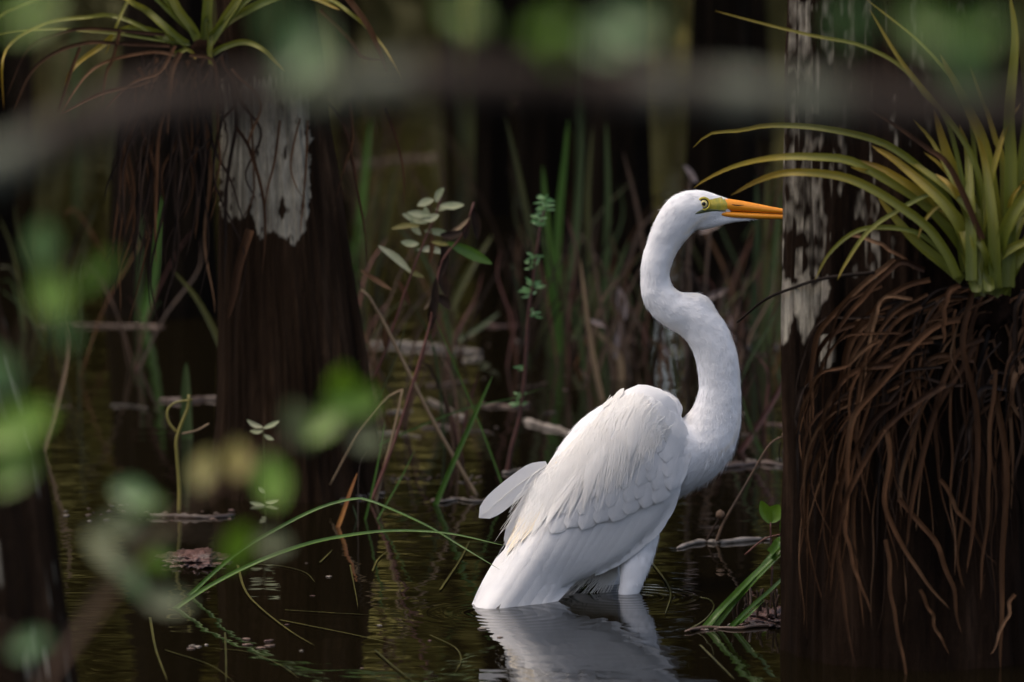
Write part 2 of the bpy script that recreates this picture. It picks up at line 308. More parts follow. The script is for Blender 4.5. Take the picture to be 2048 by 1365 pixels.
# ------------------------------------------------------------------ trees
def trunk_mesh(name, parent, prof, d, zs_extra, mat, palefn=None, sides=150, rowpx=4, flute=.05, seed=0, rough=1.0):
    """prof: [(row, left px, right px)] outline in the photograph at distance d; continues to height zs_extra"""
    prof = sorted(prof, key=lambda q: -q[0]); k = d/FPX
    zt = []
    for (py, l, r) in prof:
        c = P((l+r)/2, py, d); zt.append((c.z, c.x, (r-l)/2*k))
    rows = []; z0, zN = zt[0][0], zt[-1][0]
    z = z0
    while z < zN: rows.append(z); z += rowpx*k
    xs = [q[0] for q in zt]
    R = [(z, np.interp(z, xs, [q[1] for q in zt]), np.interp(z, xs, [q[2] for q in zt])) for z in rows]
    lx, lr = zt[-1][1], zt[-1][2]; dx = (zt[-1][1]-zt[0][1])/max(zN-z0, .1)*.25
    for i in range(1, 40):
        u = i/39; zz = zN+(zs_extra-zN)*u; R.append((zz, lx+dx*(zz-zN)+.03*math.sin(zz*1.3+seed), lr*(1-.75*u)))
    vs = []; pale = []; fl = [(random.uniform(0, 6.28), random.randint(4, 11)) for _ in range(3)]
    for (z, cx, r) in R:
        for j in range(sides):
            g = 2*math.pi*j/sides; ca, sa = math.cos(g), math.sin(g)
            f = sum(math.sin(kk*g+ph+z*.8) for ph, kk in fl)*flute/2
            rid = noise.noise(Vector((ca*9+seed, sa*9, z*3.0)))*.030+noise.noise(Vector((ca*24+seed, sa*24, z*9)))*.020
            rid += (abs(noise.noise(Vector((ca*14, sa*14+seed, z*1.6))))-.2)*.06
            rr = r*(1+f+rid*rough); v = Vector((cx+ca*rr, d+sa*rr, z)); vs.append(v)
            pale.append(palefn(*proj(v), g, z) if (palefn and sa < .3) else 0.0)
    n = len(R); fs = [(i*sides+j, i*sides+(j+1) % sides, (i+1)*sides+(j+1) % sides, (i+1)*sides+j) for i in range(n-1) for j in range(sides)]
    fs.append(tuple((n-1)*sides+j for j in range(sides)))
    o = mesh(name, vs, fs, mat, parent)
    at = o.data.attributes.new('pale', 'FLOAT', 'POINT'); at.data.foreach_set('value', pale)
    return o, R
def crown_geo(cx, cy, z0, z1, rad, n, seed, ls=.07):
    rng = np.random.default_rng(seed); vs = []; fs = []; limbs = []
    for k in range(11):                                  # limbs with leaf sprays along them
        a = rng.uniform(0, 6.28); zb = rng.uniform(z0, z0+.75*(z1-z0)); L = rad*rng.uniform(.6, 1.1)*(1.1-.6*(zb-z0)/(z1-z0))
        p = [Vector((cx, cy, zb)), Vector((cx+math.cos(a)*L*.5, cy+math.sin(a)*L*.5, zb+L*.22)), Vector((cx+math.cos(a)*L, cy+math.sin(a)*L, zb+L*.30))]
        pp = [Vector(q) for q in cr([tuple(q) for q in p], 6)]; g, f = tube_geo(pp, [.022*(1-i/7) for i in range(6)], 5)
        limbs.append((g, f))
        for m in range(n//11):
            u = rng.uniform(.25, 1.05); c = np.array(tuple(p[0]))*(1-u)+np.array(tuple(p[2]))*u+rng.normal(size=3)*rad*.16
            v1 = rng.normal(size=3); v1 /= np.linalg.norm(v1); v2 = np.cross(v1, rng.normal(size=3)); v2 /= np.linalg.norm(v2); s = ls*rng.uniform(.5, 1.2)
            b = len(vs); vs += [c+v1*s, c+v2*s*.4, c-v1*s, c-v2*s*.4]; fs.append((b, b+1, b+2, b+3))
    return (vs, fs), limbs
def crown(parent, cx, cy, z0, z1, rad, n, seed, bmat):
    (vs, fs), limbs = crown_geo(cx, cy, z0, z1, rad, n, seed)
    c = mesh('crown', vs, fs, 'crown_leaf', parent, False); [mesh('limb', g, f, bmat, parent) for g, f in limbs]; return c
def jag(x, seed, amp):
    return amp*(noise.noise(Vector((x*.045, seed, 0)))+.6*noise.noise(Vector((x*.16, seed, 5)))+.35*noise.noise(Vector((x*.5, seed, 9))))
# -- left trunk with the pale weathered patch
def pale_left(px, py, g, z):
    if not 430 < px < 640 or py > 520: return 0.0
    lo = lerp_tab([(440, 430), (480, 440), (505, 425), (515, 475), (540, 470), (565, 470), (585, 492), (605, 470), (622, 415), (624, 300)], px)+jag(px, 1, 24)
    v = min(max((lo-py)/14+.5, 0), 1)
    v *= min(max((px-441+jag(py, 4, 10))/6+.5, 0), 1)*min(max((620+jag(py, 2, 12)-px)/6+.5, 0), 1)
    v -= max(0, noise.noise(Vector((px*.07, py*.018, 17)))+.5*noise.noise(Vector((px*.25, py*.06, 3)))-.28)*2.2; v = max(0, v)
    v *= min(max((py-165+jag(px, 21, 50))/30+.5, 0), 1)
    return v
def pale_streaks(seed, dens):
    def f(px, py, g, z):
        return max(0, min(1, (noise.noise(Vector((g*11+seed, z*9, seed)))+.5*noise.noise(Vector((g*40, z*30, seed)))-dens)*6+.5))
    return f
D_L = wd(1003)+.09
lt = empty('cypress_tree', (P(590, 1003, D_L).x, D_L, 0), 'flared dark cypress trunk with a jagged pale patch, bromeliad growing on it', 'tree')
trunk_mesh('trunk', lt, [(1150, 395, 790), (1005, 415, 765), (930, 425, 752), (840, 436, 742), (700, 440, 725), (560, 443, 702), (430, 444, 684), (330, 444, 668), (250, 444, 655), (100, 440, 640), (-150, 430, 600)], D_L, 5.2, 'bark', pale_left, 200, 4, .04, 2, 1.6)
crown(lt, P(590, 1003, D_L).x, D_L, 2.6, 5.2, 1.9, 3800, 1, 'bark_far')  # out-of-view crown, spread wide and dense to shade the egret
# -- right trunk, in front of the bill tip
st2 = pale_streaks(8.3, .20)
def pale_right(px, py, g, z):
    v = 0.0
    if py < 560: v = st2(px, py, g, z)*(1 if px < 1860 else .4)*(.5+.9*noise.noise(Vector((px*.12, py*.03, 7))))
    if px < 1675:
        lo = lerp_tab([(1570, 690), (1590, 640), (1610, 690), (1635, 640), (1650, 600), (1670, 570)], px)+jag(px, 11, 30); hi = 560+jag(px, 13, 30)
        v = max(v, min(max((lo-py)/14+.5, 0), 1)*min(max((py-hi)/14+.5, 0), 1)*min(max((1662+jag(py, 15, 14)-px)/8+.5, 0), 1))
        if px < 1640 and py < 540: v = max(v, .85*min(1, max(0, (480+jag(px, 31, 60)-py)/40+.5))*min(1, max(0, .35+noise.noise(Vector((px*.10, py*.008, 4)))*1.5+1.0*noise.noise(Vector((px*.33, py*.03, 4)))+.6*noise.noise(Vector((px*.03, py*.03, 9))))))
    if 1640 < px < 1668 and 670 < py < 735+jag(px, 2, 30): v = .9
    return v
D_R = 6.5; K_R = (D_R+.09)/FPX
rt = empty('cypress_tree', (P(1850, 1365, D_R).x, D_R+.06, 0), 'thick dark cypress trunk with pale streaks covering the tip of the bill', 'tree')
trunk_mesh('trunk', rt, [(1650, 1535, 2165), (1440, 1562, 2140), (1300, 1568, 2125), (1100, 1574, 2105), (900, 1576, 2090), (700, 1575, 2075), (500, 1576, 2065), (300, 1578, 2050), (100, 1582, 2030), (-200, 1590, 2000)], D_R+.09, 5.6, 'bark_red', pale_right, 220, 4, .028, 5, 1.5)
crown(rt, P(1850, 1365, D_R).x, D_R+.09, 2.8, 5.6, 1.9, 3800, 2, 'bark_far')  # unseen crown, also enlarged to cut the overhead light on the egret
# -- left front trunk at the frame's edge
D_F = 5.5
ft = empty('cypress_tree', (P(-60, 1600, D_F).x, D_F, 0), 'blurred reddish brown leaning trunk half hidden by hanging green leaves', 'tree')
trunk_mesh('trunk', ft, [(1760, -330, 200), (1500, -280, 165), (1365, -250, 146), (1200, -240, 122), (1050, -235, 100), (900, -235, 78), (780, -240, 45), (650, -250, 5), (400, -270, -60), (100, -290, -100), (-300, -300, -130)], D_F, 4.6, 'bark', pale_streaks(3.1, .42), 130, 6, .06, 9, 1.3)
crown(ft, P(-60, 1600, D_F).x-.05, D_F, 2.6, 4.6, 1.0, 900, 3, 'bark_far')
# -- dark trunk behind
D_B = wd(640)+.1
bt = empty('cypress_tree', (P(322, 640, D_B).x, D_B, 0), 'near black swollen cypress trunk standing behind the hanging dead leaves', 'tree')
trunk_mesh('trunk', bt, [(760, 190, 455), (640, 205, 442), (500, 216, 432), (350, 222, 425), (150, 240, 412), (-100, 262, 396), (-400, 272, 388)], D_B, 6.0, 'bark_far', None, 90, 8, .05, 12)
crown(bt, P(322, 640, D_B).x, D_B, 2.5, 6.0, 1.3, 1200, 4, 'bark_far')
# -- trunks in the background: one tree, copied with its parts
def bg_trees():
    r0 = empty('cypress_tree', (0, 0, 0), '', 'tree', 'slim cypress trees in the background water')
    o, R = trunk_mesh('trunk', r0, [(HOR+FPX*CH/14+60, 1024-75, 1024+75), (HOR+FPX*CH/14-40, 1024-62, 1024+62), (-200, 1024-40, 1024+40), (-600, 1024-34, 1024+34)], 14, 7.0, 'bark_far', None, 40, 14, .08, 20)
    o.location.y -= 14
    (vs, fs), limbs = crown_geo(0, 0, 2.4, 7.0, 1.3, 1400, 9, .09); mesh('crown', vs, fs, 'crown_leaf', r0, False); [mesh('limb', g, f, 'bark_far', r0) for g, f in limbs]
    lab = 'slim dark cypress trunk standing in the open water of the background'
    # (px, row of the waterline, width factor)
    spots = [(-30, 520, .75), (985, 430, .5), (1085, 520, .75), (1235, 600, .85), (1440, 590, .95), (1245, 450, .8), (40, 300, .45), (1130, 250, .9), (570, 420, .8), (1640, 500, .9), (1010, 150, .9), (1490, 280, .9), (-260, 500, .8), (2300, 520, .8), (1190, 180, 1.0), (690, 60, .5), (900, 70, .4)]
    for i, (px, py, s) in enumerate(spots):
        q = W(px, py); r = r0 if i == 0 else r0.copy()
        if i:
            C.objects.link(r)
            for ch in r0.children: c = ch.copy(); C.objects.link(c); c.parent = r
        r.location = q; r.scale = (s, s, 1+.06*math.sin(i*2.1)); r.rotation_euler = (0, 0, i*1.37)
        r['label'] = lab
bg_trees()

# ------------------------------------------------------------------ the egret
def BP(px, py, off=0.0): return P(px, py, 7.04+(px-1250)*S*.36+off)
eg = empty('egret', (BP(1240, 1190).x, BP(1240, 1190).y, 0), 'white egret with orange bill and S-curved neck wading in the swamp water', 'egret')
CHAINS = {
 'neck': [(1462, 414, 15, 11), (1445, 414, 22, 17), (1425, 416, 31, 24), (1395, 418, 39, 31), (1365, 430, 42, 33), (1337, 468, 36, 30), (1317, 513, 31, 27), (1310, 553, 30, 27), (1318, 590, 34, 29), (1345, 619, 38, 32),
          (1381, 635, 42, 34), (1412, 665, 43, 35), (1431, 710, 42, 36), (1439, 760, 42, 37), (1437, 805, 46, 40), (1426, 850, 56, 48), (1402, 888, 66, 62), (1360, 905, 82, 85), (1310, 915, 95, 100)],
 'body': [(1352, 880, 66, 70), (1310, 875, 103, 96), (1270, 908, 122, 112), (1225, 958, 126, 115), (1182, 1010, 112, 104), (1140, 1062, 84, 84), (1098, 1112, 50, 56), (1065, 1150, 25, 30)],
 'kink': [(1362, 612, 27, 25), (1385, 611, 25, 24), (1402, 615, 24, 24), (1418, 640, 20, 22), (1424, 668, 12, 14)],
 'chin': [(1400, 440, 22, 20), (1440, 438, 15, 14), (1472, 439, 7, 8), (1500, 439, 4, 5), (1514, 438, 1.5, 2)],
 'thigh': [(1258, 1010, 66, 40, -.010), (1270, 1060, 52, 40, -.018), (1273, 1105, 38, 32, -.028), (1266, 1150, 27, 24, -.036), (1257, 1185, 21, 19, -.04), (1253, 1210, 15, 14, -.04), (1250, 1235, 8, 8, -.04)],
 'thigh2': [(1235, 1030, 55, 45, .04), (1232, 1090, 38, 34, .045), (1225, 1140, 27, 25, .045), (1219, 1170, 21, 20, .045), (1216, 1195, 13, 12, .045), (1214, 1220, 8, 8, .045)],
 'vent': [(1180, 1080, 60, 55), (1150, 1130, 36, 40), (1132, 1165, 18, 26)],
}
def chain_mesh():
    vs, fs = [], []; sides = 28
    for nm, ch in CHAINS.items():
        q = [(c+(0.0,))[:5] for c in ch]; n = len(q)*6; r = cr(q, n); a = np.array(r)
        tx = np.gradient(a[:, :2], axis=0); tx /= np.linalg.norm(tx, axis=1)[:, None]; b0 = len(vs)
        for i in range(n):
            nx, ny = -tx[i][1], tx[i][0]
            for j in range(sides):
                g = 2*math.pi*j/sides; vs.append(BP(a[i][0]+nx*a[i][2]*math.cos(g), a[i][1]+ny*a[i][2]*math.cos(g), a[i][4]+a[i][3]*S*math.sin(g)))
        fs += [(b0+i*sides+j, b0+i*sides+(j+1) % sides, b0+(i+1)*sides+(j+1) % sides, b0+(i+1)*sides+j) for i in range(n-1) for j in range(sides)]
        fs += [tuple(b0+j for j in range(sides))[::-1], tuple(b0+(n-1)*sides+j for j in range(sides))]
    return vs, fs
def make_body():
    vs, fs = chain_mesh(); me = bpy.data.meshes.new('tmp'); me.from_pydata([tuple(v) for v in vs], [], fs)
    o = bpy.data.objects.new('tmp', me); C.objects.link(o)
    m = o.modifiers.new('r', 'REMESH'); m.mode = 'VOXEL'; m.voxel_size = .0021; m.use_smooth_shade = True
    s = o.modifiers.new('s', 'SMOOTH'); s.factor = .5; s.iterations = 9
    dg = bpy.context.evaluated_depsgraph_get(); dg.update(); e = o.evaluated_get(dg); me2 = bpy.data.meshes.new_from_object(e); me2.name = 'body'
    bpy.data.objects.remove(o); bpy.data.meshes.remove(me)
    # soft plumage relief pushed into the surface and the cream stain along the throat line
    n = len(me2.vertices); co = np.zeros(n*3); me2.vertices.foreach_get('co', co); co = co.reshape(-1, 3); nr = np.zeros(n*3); me2.vertices.foreach_get('normal', nr); nr = nr.reshape(-1, 3)
    cream = np.zeros(n, np.float32)
    inner = [(1392, 470), (1362, 488), (1347, 515), (1341, 545), (1350, 577), (1372, 590), (1397, 590), (1418, 600), (1440, 628)]
    inn = np.array(cr(inner, 60)); out = np.array(cr([(1460, 660), (1473, 700), (1480, 760), (1480, 830), (1468, 880), (1440, 908)], 40))
    for i in range(n):
        v = Vector(co[i]); px, py = proj(v)
        amp = noise.noise(v*42)*.0011+noise.noise(Vector((v.x*110, v.y*60, v.z*110)))*.0006
        if py > 470 and px > 1380: amp *= .8
        if py < 470: amp *= .45
        co[i] += nr[i]*amp
        if px > 1330 and py < 930:
            d1 = np.min(np.hypot(inn[:, 0]-px, inn[:, 1]-py)); d2 = np.min(np.hypot(out[:, 0]-px, out[:, 1]-py)) if py > 640 else 99
            k = noise.noise(v*60)*.5+.5
            cream[i] = max(max(0, 1-d1/13)*.75*k, max(0, 1-d2/7)*.8*k)
            if 425 < py < 470 and 1365 < px < 1420: cream[i] = max(cream[i], .45*max(0, 1-abs((py-432)-(1412-px)*.9)/10))
    me2.vertices.foreach_set('co', co.ravel()); me2.update()
    at = me2.attributes.new('cream', 'FLOAT', 'POINT'); at.data.foreach_set('value', cream)
    me2.materials.clear(); me2.materials.append(M['egret_plumage']); me2.polygons.foreach_set('use_smooth', [True]*len(me2.polygons))
    b = bpy.data.objects.new('body', me2); C.objects.link(b); setpar(b, eg)
    return b, co, nr, me2
body, BCO, BNR, bme = make_body()
BVH = BVHTree.FromPolygons([tuple(c) for c in BCO], [tuple(p.vertices) for p in bme.polygons])
def on_body(px, py, lift=.0005, back=False):
    o = CAM; r = ray(px, py).normalized()
    if back: o = CAM+r*9; h = BVH.ray_cast(o, -r); s = 1
    else: h = BVH.ray_cast(o, r); s = -1
    return (h[0]+r*s*lift) if h[0] is not None else None
# fine body feathering: short barbs laid along the plumage flow
def barbs():
    segs = []
    for nm in ('neck', 'body', 'thigh', 'chin'):
        a = np.array([c[:2] for c in cr([c[:4] for c in CHAINS[nm]], len(CHAINS[nm])*3)]); t = np.gradient(a, axis=0); t /= np.linalg.norm(t, axis=1)[:, None]; segs.append((a, t))
    A = np.vstack([s[0] for s in segs]); T = np.vstack([s[1] for s in segs]); T[-len(segs[3][1]):] *= 1
    rng = np.random.default_rng(5); n = len(BCO); vs, fs = [], []
    pick = rng.choice(n, size=min(n, 26000), replace=False); ex, ez = Vector((1, 0, 0)), UP
    for i in pick:
        v = Vector(BCO[i]); nv = Vector(BNR[i]); px, py = proj(v)
        if py < 470 and px > 1400: sc = .35
        elif py < 640: sc = .65
        elif px > 1370 and py < 880: sc = .75
        else: sc = .8
        if py > 1150: sc *= .8
        j = int(np.argmin((A[:, 0]-px)**2+(A[:, 1]-py)**2)); t = T[j]
        f = ex*t[0]-ez*t[1]; f = f-nv*f.dot(nv)
        if f.length < .15: continue
        f.normalize(); sd_ = f.cross(nv); ang = rng.normal()*.28; f = (f*math.cos(ang)+sd_*math.sin(ang))
        L = sc*rng.uniform(.006, .013); wd_ = .00028*rng.uniform(.7, 1.5); k = .07+.22*rng.random()**4
        if (py > 880 and px > 1365) and nv.z < -.1: L *= 1.7; k *= 1.6
        sd_ = f.cross(nv).normalized(); p0 = v-nv*.0004; p1 = v+f*L*.55+nv*(L*k*.5+.0001); p2 = v+f*L+nv*L*k
        b = len(vs); vs += [p0-sd_*wd_, p0+sd_*wd_, p1-sd_*wd_*.7, p1+sd_*wd_*.7, p2]; fs += [(b, b+1, b+3, b+2), (b+2, b+3, b+4)]
    o = mesh('body_barbs', vs, fs, 'egret_plumage', body); o['kind'] = 'stuff'
barbs()
# bill
def bill(name, st, mat):
    vs, fs = [], []; sides = 16; r = cr(st, 26)
    for (x, a, b, hw) in r:
        cy, hh = (a+b)/2, abs(b-a)/2
        for j in range(sides):
            g = 2*math.pi*j/sides; c, s = math.cos(g), math.sin(g)
            ex = abs(c)**.8*math.copysign(1, c); ey = abs(s)**.9*math.copysign(1, s)
            if name == 'upper_mandible' and s < -.2 and s > -.75: ex *= .93     # groove below the ridge
            vs.append(BP(x, cy+hh*ey, hw*ex*S))
    n = len(r); fs = [(i*sides+j, i*sides+(j+1) % sides, (i+1)*sides+(j+1) % sides, (i+1)*sides+j) for i in range(n-1) for j in range(sides)]
    fs += [tuple(range(sides))[::-1], tuple((n-1)*sides+j for j in range(sides))]
    return mesh(name, vs, fs, mat, eg)
up_ = bill('upper_mandible', [(1432, 396, 421, 16), (1462, 398.5, 423, 15), (1500, 405, 425, 11.5), (1540, 413, 427, 8.8), (1580, 420.5, 429.3, 6.4), (1625, 428.5, 433.2, 3.8), (1660, 435.5, 437.2, 1.6), (1676, 438.2, 438.8, .6)], 'bill_orange')
lo_ = bill('lower_mandible', [(1436, 421.5, 434, 15), (1465, 423.6, 436.2, 14), (1500, 425.8, 437.8, 11), (1540, 427.8, 438.6, 8.4), (1580, 430.2, 438.9, 6), (1625, 433.9, 439.3, 3.5), (1656, 438, 439.8, 1.5), (1668, 439.2, 439.9, .5)], 'bill_orange')
vs, fs, uv = ribbon_geo([BP(x, y, -hw*S) for x, y, hw in [(1464, 409.5, 15.2), (1470, 410.6, 14.9), (1478, 411.1, 14.1), (1488, 410.6, 13)]], [.0002, .0006, .0005, .0001], (0, -1, 0), .1, 3)
mesh('nostril', vs, fs, 'pupil', up_)
def patch(name, cols, mat, back, lift):
    vs, fs, last = [], [], None; ny = 7
    cols = cr(cols, 16)
    for (x, y0, y1) in cols:
        for j in range(ny):
            y = y0+(y1-y0)*j/(ny-1); e = 1-abs(2*j/(ny-1)-1)
            p = on_body(x, y, lift*(.25+e), back)
            q = BP(x, y, (.0085 if back else -.0085))
            if p is None or abs(p.y-q.y) > .012: p = q if last is None else Vector((q.x, last.y, q.z))
            last = p; vs.append(p)
    n = len(cols); fs = [(i*ny+j, i*ny+j+1, (i+1)*ny+j+1, (i+1)*ny+j) for i in range(n-1) for j in range(ny-1)]
    return mesh(name, vs, fs, mat, eg)
for back in (False, True):
    patch('lore', [(1413, 401, 418), (1422, 399, 422), (1434, 396.5, 423), (1444, 394.5, 422), (1450, 397, 421), (1456, 401, 418)], 'lore_skin', back, .0011)
    patch('gape_skin', [(1391, 427, 428.5), (1402, 420, 427.5), (1414, 417, 425), (1428, 418, 423), (1442, 420, 423.5), (1452, 421.5, 423.5)], 'lore_dark', back, .0009)
    c = on_body(1407.5, 408, 0, back); sgn = 1 if back else -1
    def ball(name, cx, r, fl, mat, par, seg=20):
        bm = bmesh.new(); bmesh.ops.create_uvsphere(bm, u_segments=seg, v_segments=seg//2+2, radius=1)
        v = [Vector((cx.x+q.co.x*r, cx.y+q.co.y*r*fl, cx.z+q.co.z*r)) for q in bm.verts]; bm.verts.index_update(); f = [tuple(a.index for a in p.verts) for p in bm.faces]; bm.free()
        return mesh(name, v, f, mat, par)
    def ring(name, cx, R, r, mat, par, fl=.6):
        v, f = [], []
        for i in range(28):
            g = 2*math.pi*i/28
            for j in range(8):
                h = 2*math.pi*j/8; v.append(Vector((cx.x+math.cos(g)*(R+r*math.cos(h)), cx.y+r*fl*math.sin(h), cx.z+math.sin(g)*(R+r*math.cos(h)))))
        f = [(i*8+j, i*8+(j+1) % 8, ((i+1) % 28)*8+(j+1) % 8, ((i+1) % 28)*8+j) for i in range(28) for j in range(8)]
        return mesh(name, v, f, mat, par)
    cc = c+Vector((0, -sgn*.0024, 0)); e_ = ball('eye', cc, .0056, .85, 'iris', eg)
    ball('pupil', cc+Vector((0, sgn*.0038, 0)), .0025, .5, 'pupil', e_); ring('iris_rim', c+Vector((0, sgn*.0006, 0)), .0050, .0009, 'pupil', e_); ring('eyelid', c+Vector((0, sgn*.0006, 0)), .0066, .0013, 'lore_skin', e_, .8)
# legs below the feathered thigh
for (x, y, off) in ((1251, 1215, -.04), (1215, 1195, .045)):
    a = BP(x, y, off); pp = [a+Vector((0, 0, .012)), a+Vector((-.006, 0, -.05)), a+Vector((-.012, 0, -.12)), a+Vector((.02, 0, -.30))]
    vs, fs = tube_geo(pp, [.007, .006, .007, .005], 8); mesh('leg', vs, fs, 'leg_skin', eg)

# wings: a folded surface under layered feathers
A0 = np.array([1340., 830.]); U0 = np.array([-.666, .746]); N0 = np.array([.746, .666])
TOP = [(-34, -30), (-22, -73), (-4, -97), (26, -111), (78, -118), (149, -122), (223, -121), (291, -112), (435, -67), (561, -35)]
BOT = [(-34, -5), (19, 53), (65, 90), (120, 119), (188, 126), (283, 116), (345, 96), (410, 66), (468, 69), (561, 60)]
HB = [(-34, .03), (20, .056), (100, .069), (200, .072), (300, .074), (400, .082), (470, .092), (561, .108)]
def bulge(px, py):
    r = np.array([px, py])-A0; a = float(r@U0); b = float(r@N0); t, bo = lerp_tab(TOP, a), lerp_tab(BOT, a)
    s = (b-(t+bo)/2)/max((bo-t)/2, 5); e = .04 if s < 0 else .04+.62*min(1, s); e = min(.95, e+(0 if a < 380 else min(.5, (a-380)/150*.5)))
    s = max(-1, min(1, s)); return lerp_tab(HB, a)*(e+(1-e)*math.sqrt(max(0, 1-s*s)))
def wing_surface(parent, side):
    vs, fs = [], []; na, nb = 40, 18
    for i in range(na+1):
        a = -26+(440+26)*i/na
        t, bo = lerp_tab(TOP, a), lerp_tab(BOT, a); ins = 10 if side < 0 else 16
        for j in range(nb+1):
            b = t+ins+(bo-t-2*ins)*j/nb; p = A0+U0*a+N0*b; vs.append(BP(p[0], p[1], side*(bulge(*p)-.0035)))
    fs = [(i*(nb+1)+j, i*(nb+1)+j+1, (i+1)*(nb+1)+j+1, (i+1)*(nb+1)+j) for i in range(na) for j in range(nb)]
    o = mesh('wing', vs, fs, 'feather', parent); md = None; return o
def feather(name, parent, spine, w, layer, mat='feather', tip=.45, lift=.0015, camber=.10, side=-1, n=14, base=.25, off=None, point=.5, w0=.35):
    sp = np.array(cr(spine, n)); t = np.gradient(sp, axis=0); t /= np.linalg.norm(t, axis=1)[:, None]; cross = 7; vs, uv = [], []
    L = float(np.sum(np.linalg.norm(np.diff(sp, axis=0), axis=1)))
    for i in range(n):
        u = i/(n-1); ww = w*.5*(w0+(1-w0)*math.sin(min(1, u/base)*1.5708))
        if u > 1-tip: ww *= max(.03, (1-((u-1+tip)/tip)**2)**point)
        nx, ny = -t[i][1], t[i][0]
        for j in range(cross):
            s = -1+2*j/(cross-1); back = ww*.35*abs(s)**1.5 if u < 1-.02 else 0
            x = sp[i][0]+nx*ww*s-t[i][0]*back*.3; y = sp[i][1]+ny*ww*s-t[i][1]*back*.3
            lf = 1
            if off is None:
                rr = np.array([x, y])-A0; aa, bb = float(rr@U0), float(rr@N0); tt = lerp_tab(TOP, aa)+3
                lf = min(1, max(.02, (bb-tt-6)/55)) if aa < 380 else 1
                if bb < tt and aa < 430: x, y = A0+U0*max(aa, -24)+N0*(tt+.1*(bb-tt)*0)
            z = (bulge(x, y) if off is None else off(x, y))+layer*.00035*lf+lift*u-camber*(s*s)*ww*S*.9+(.00025 if j == cross//2 else 0)
            vs.append(BP(x, y, side*z)); uv.append((u*L/60, (j/(cross-1))*w/60))
    fs = [(i*cross+j, i*cross+j+1, (i+1)*cross+j+1, (i+1)*cross+j) for i in range(n-1) for j in range(cross-1)]
    return mesh(name, vs, fs, mat, parent, True, uv)
wing = wing_surface(eg, -1); wing2 = wing_surface(eg, 1)
def poly_at(pl, u): return np.array(cr(pl, 41))[int(round(u*40))]
TIPS = [(938, 1236), (968, 1240), (1003, 1240), (1045, 1236), (1078, 1230), (1100, 1190), (1140, 1168), (1190, 1152), (1240, 1128), (1285, 1092), (1318, 1045)]
ROOT = [(1120, 965), (1150, 985), (1190, 1000), (1220, 1010), (1250, 1008), (1275, 1000), (1298, 985), (1315, 965), (1330, 940), (1340, 910), (1345, 890)]
for side, wg in ((-1, wing), (1, wing2)):
    nfl = 17
    for i in range(nfl):
        u = i/(nfl-1); tp, rt_ = poly_at(TIPS, u), poly_at(ROOT, u); mid = (tp*.55+rt_*.45)+np.array([4, 4])*(1-u)+np.array([8, 8])*u
        if side > 0: tp = tp+(rt_-tp)*.12; rt_ = rt_+np.array([-10, 5])
        feather('flight_feather', wg, [tuple(rt_), tuple(mid), tuple(tp)], random.uniform(48, 64)-12*u if side < 0 else 44, (1-u)*12, tip=.5, lift=.0012, side=side, camber=random.uniform(.06, .2), point=.7)
# rows of coverts, lowest first
for k in range(7):
    nj = 8
    for j in range(nj):
        u = (j+.5*(k % 2))/nj; tx = 1105+(1345-1105)*u+k*9+random.uniform(-6, 6); ty = 1062-62*u**1.6-k*30+random.uniform(-6, 6)
        if tx > 1352-k*1.5: continue
        dr = np.array([-.55+.35*u, .84]); dr /= np.linalg.norm(dr); L = random.uniform(85, 110)-k*4; rx, ry = tx-dr[0]*L, ty-dr[1]*L
        while L > 30:
            q_ = np.array([rx, ry])-A0
            if float(q_@N0)-46 > lerp_tab(TOP, float(q_@U0)) and float(q_@U0) > -8: break
            L -= 6; rx, ry = tx-dr[0]*L, ty-dr[1]*L
        if L <= 30: continue
        feather('covert', wing, [(rx, ry), ((rx+tx)/2-4, (ry+ty)/2-3), (tx, ty)], random.uniform(50, 62)-k*2, 14+k*.8, lift=.0018, tip=.42, camber=.18, n=11)
# scapular plumes from the back ridge
STIP = [(1308, 890), (1280, 930), (1245, 968), (1210, 995), (1168, 1016), (1128, 1034), (1096, 1052), (1068, 1064), (1040, 1090), (1012, 1106), (1006, 1088), (1020, 1050), (1036, 1015)]
SROOT = [(1340, 862), (1328, 838), (1316, 820), (1302, 804), (1288, 786), (1272, 785), (1256, 789), (1242, 797), (1224, 813), (1198, 841), (1168, 873), (1138, 905), (1108, 943)]
plumes = []
for ps in range(2):
    m = 24
    for i in range(m):
        u = min(1, (i+.35*ps)/(m-1)); tp, rt_ = poly_at(STIP, u), poly_at(SROOT, u); tp = rt_+(tp-rt_)*(1-.27*ps)+np.random.normal(0, 4, 2)
        mid = (tp+rt_)/2+np.array([-9, -9])*(1 if u < .6 else .3); cm = 'feather_cream' if (.66 < u < .84 and ps == 0) else 'feather_plume'
        feather('scapular_plume', wing, [tuple(rt_), tuple(mid), tuple(tp)], random.uniform(36, 52), 21+ps*1.2+u*2.5, cm, tip=.85, lift=random.choice([.0002, .0002, .0004, .002]), camber=random.choice([.02, .03, .12]), n=14, point=.9, base=.45, w0=.02)
        plumes.append((rt_, mid, tp))
for i in range(5):                                         # short mantle feathers on the hump
    u = i/21; x = 1205+130*u+random.uniform(-5, 5); y = 822-26*math.sin(u*3.1)+random.uniform(-8, 8); L = random.uniform(26, 42)
    feather('mantle_feather', wing, [(x+L*.6, y-L*.75), (x+L*.28, y-L*.4), (x, y)], random.uniform(12, 20), 24, 'feather_plume', tip=.6, lift=.0008, camber=.15, n=9, point=.8, w0=.05, base=.5)
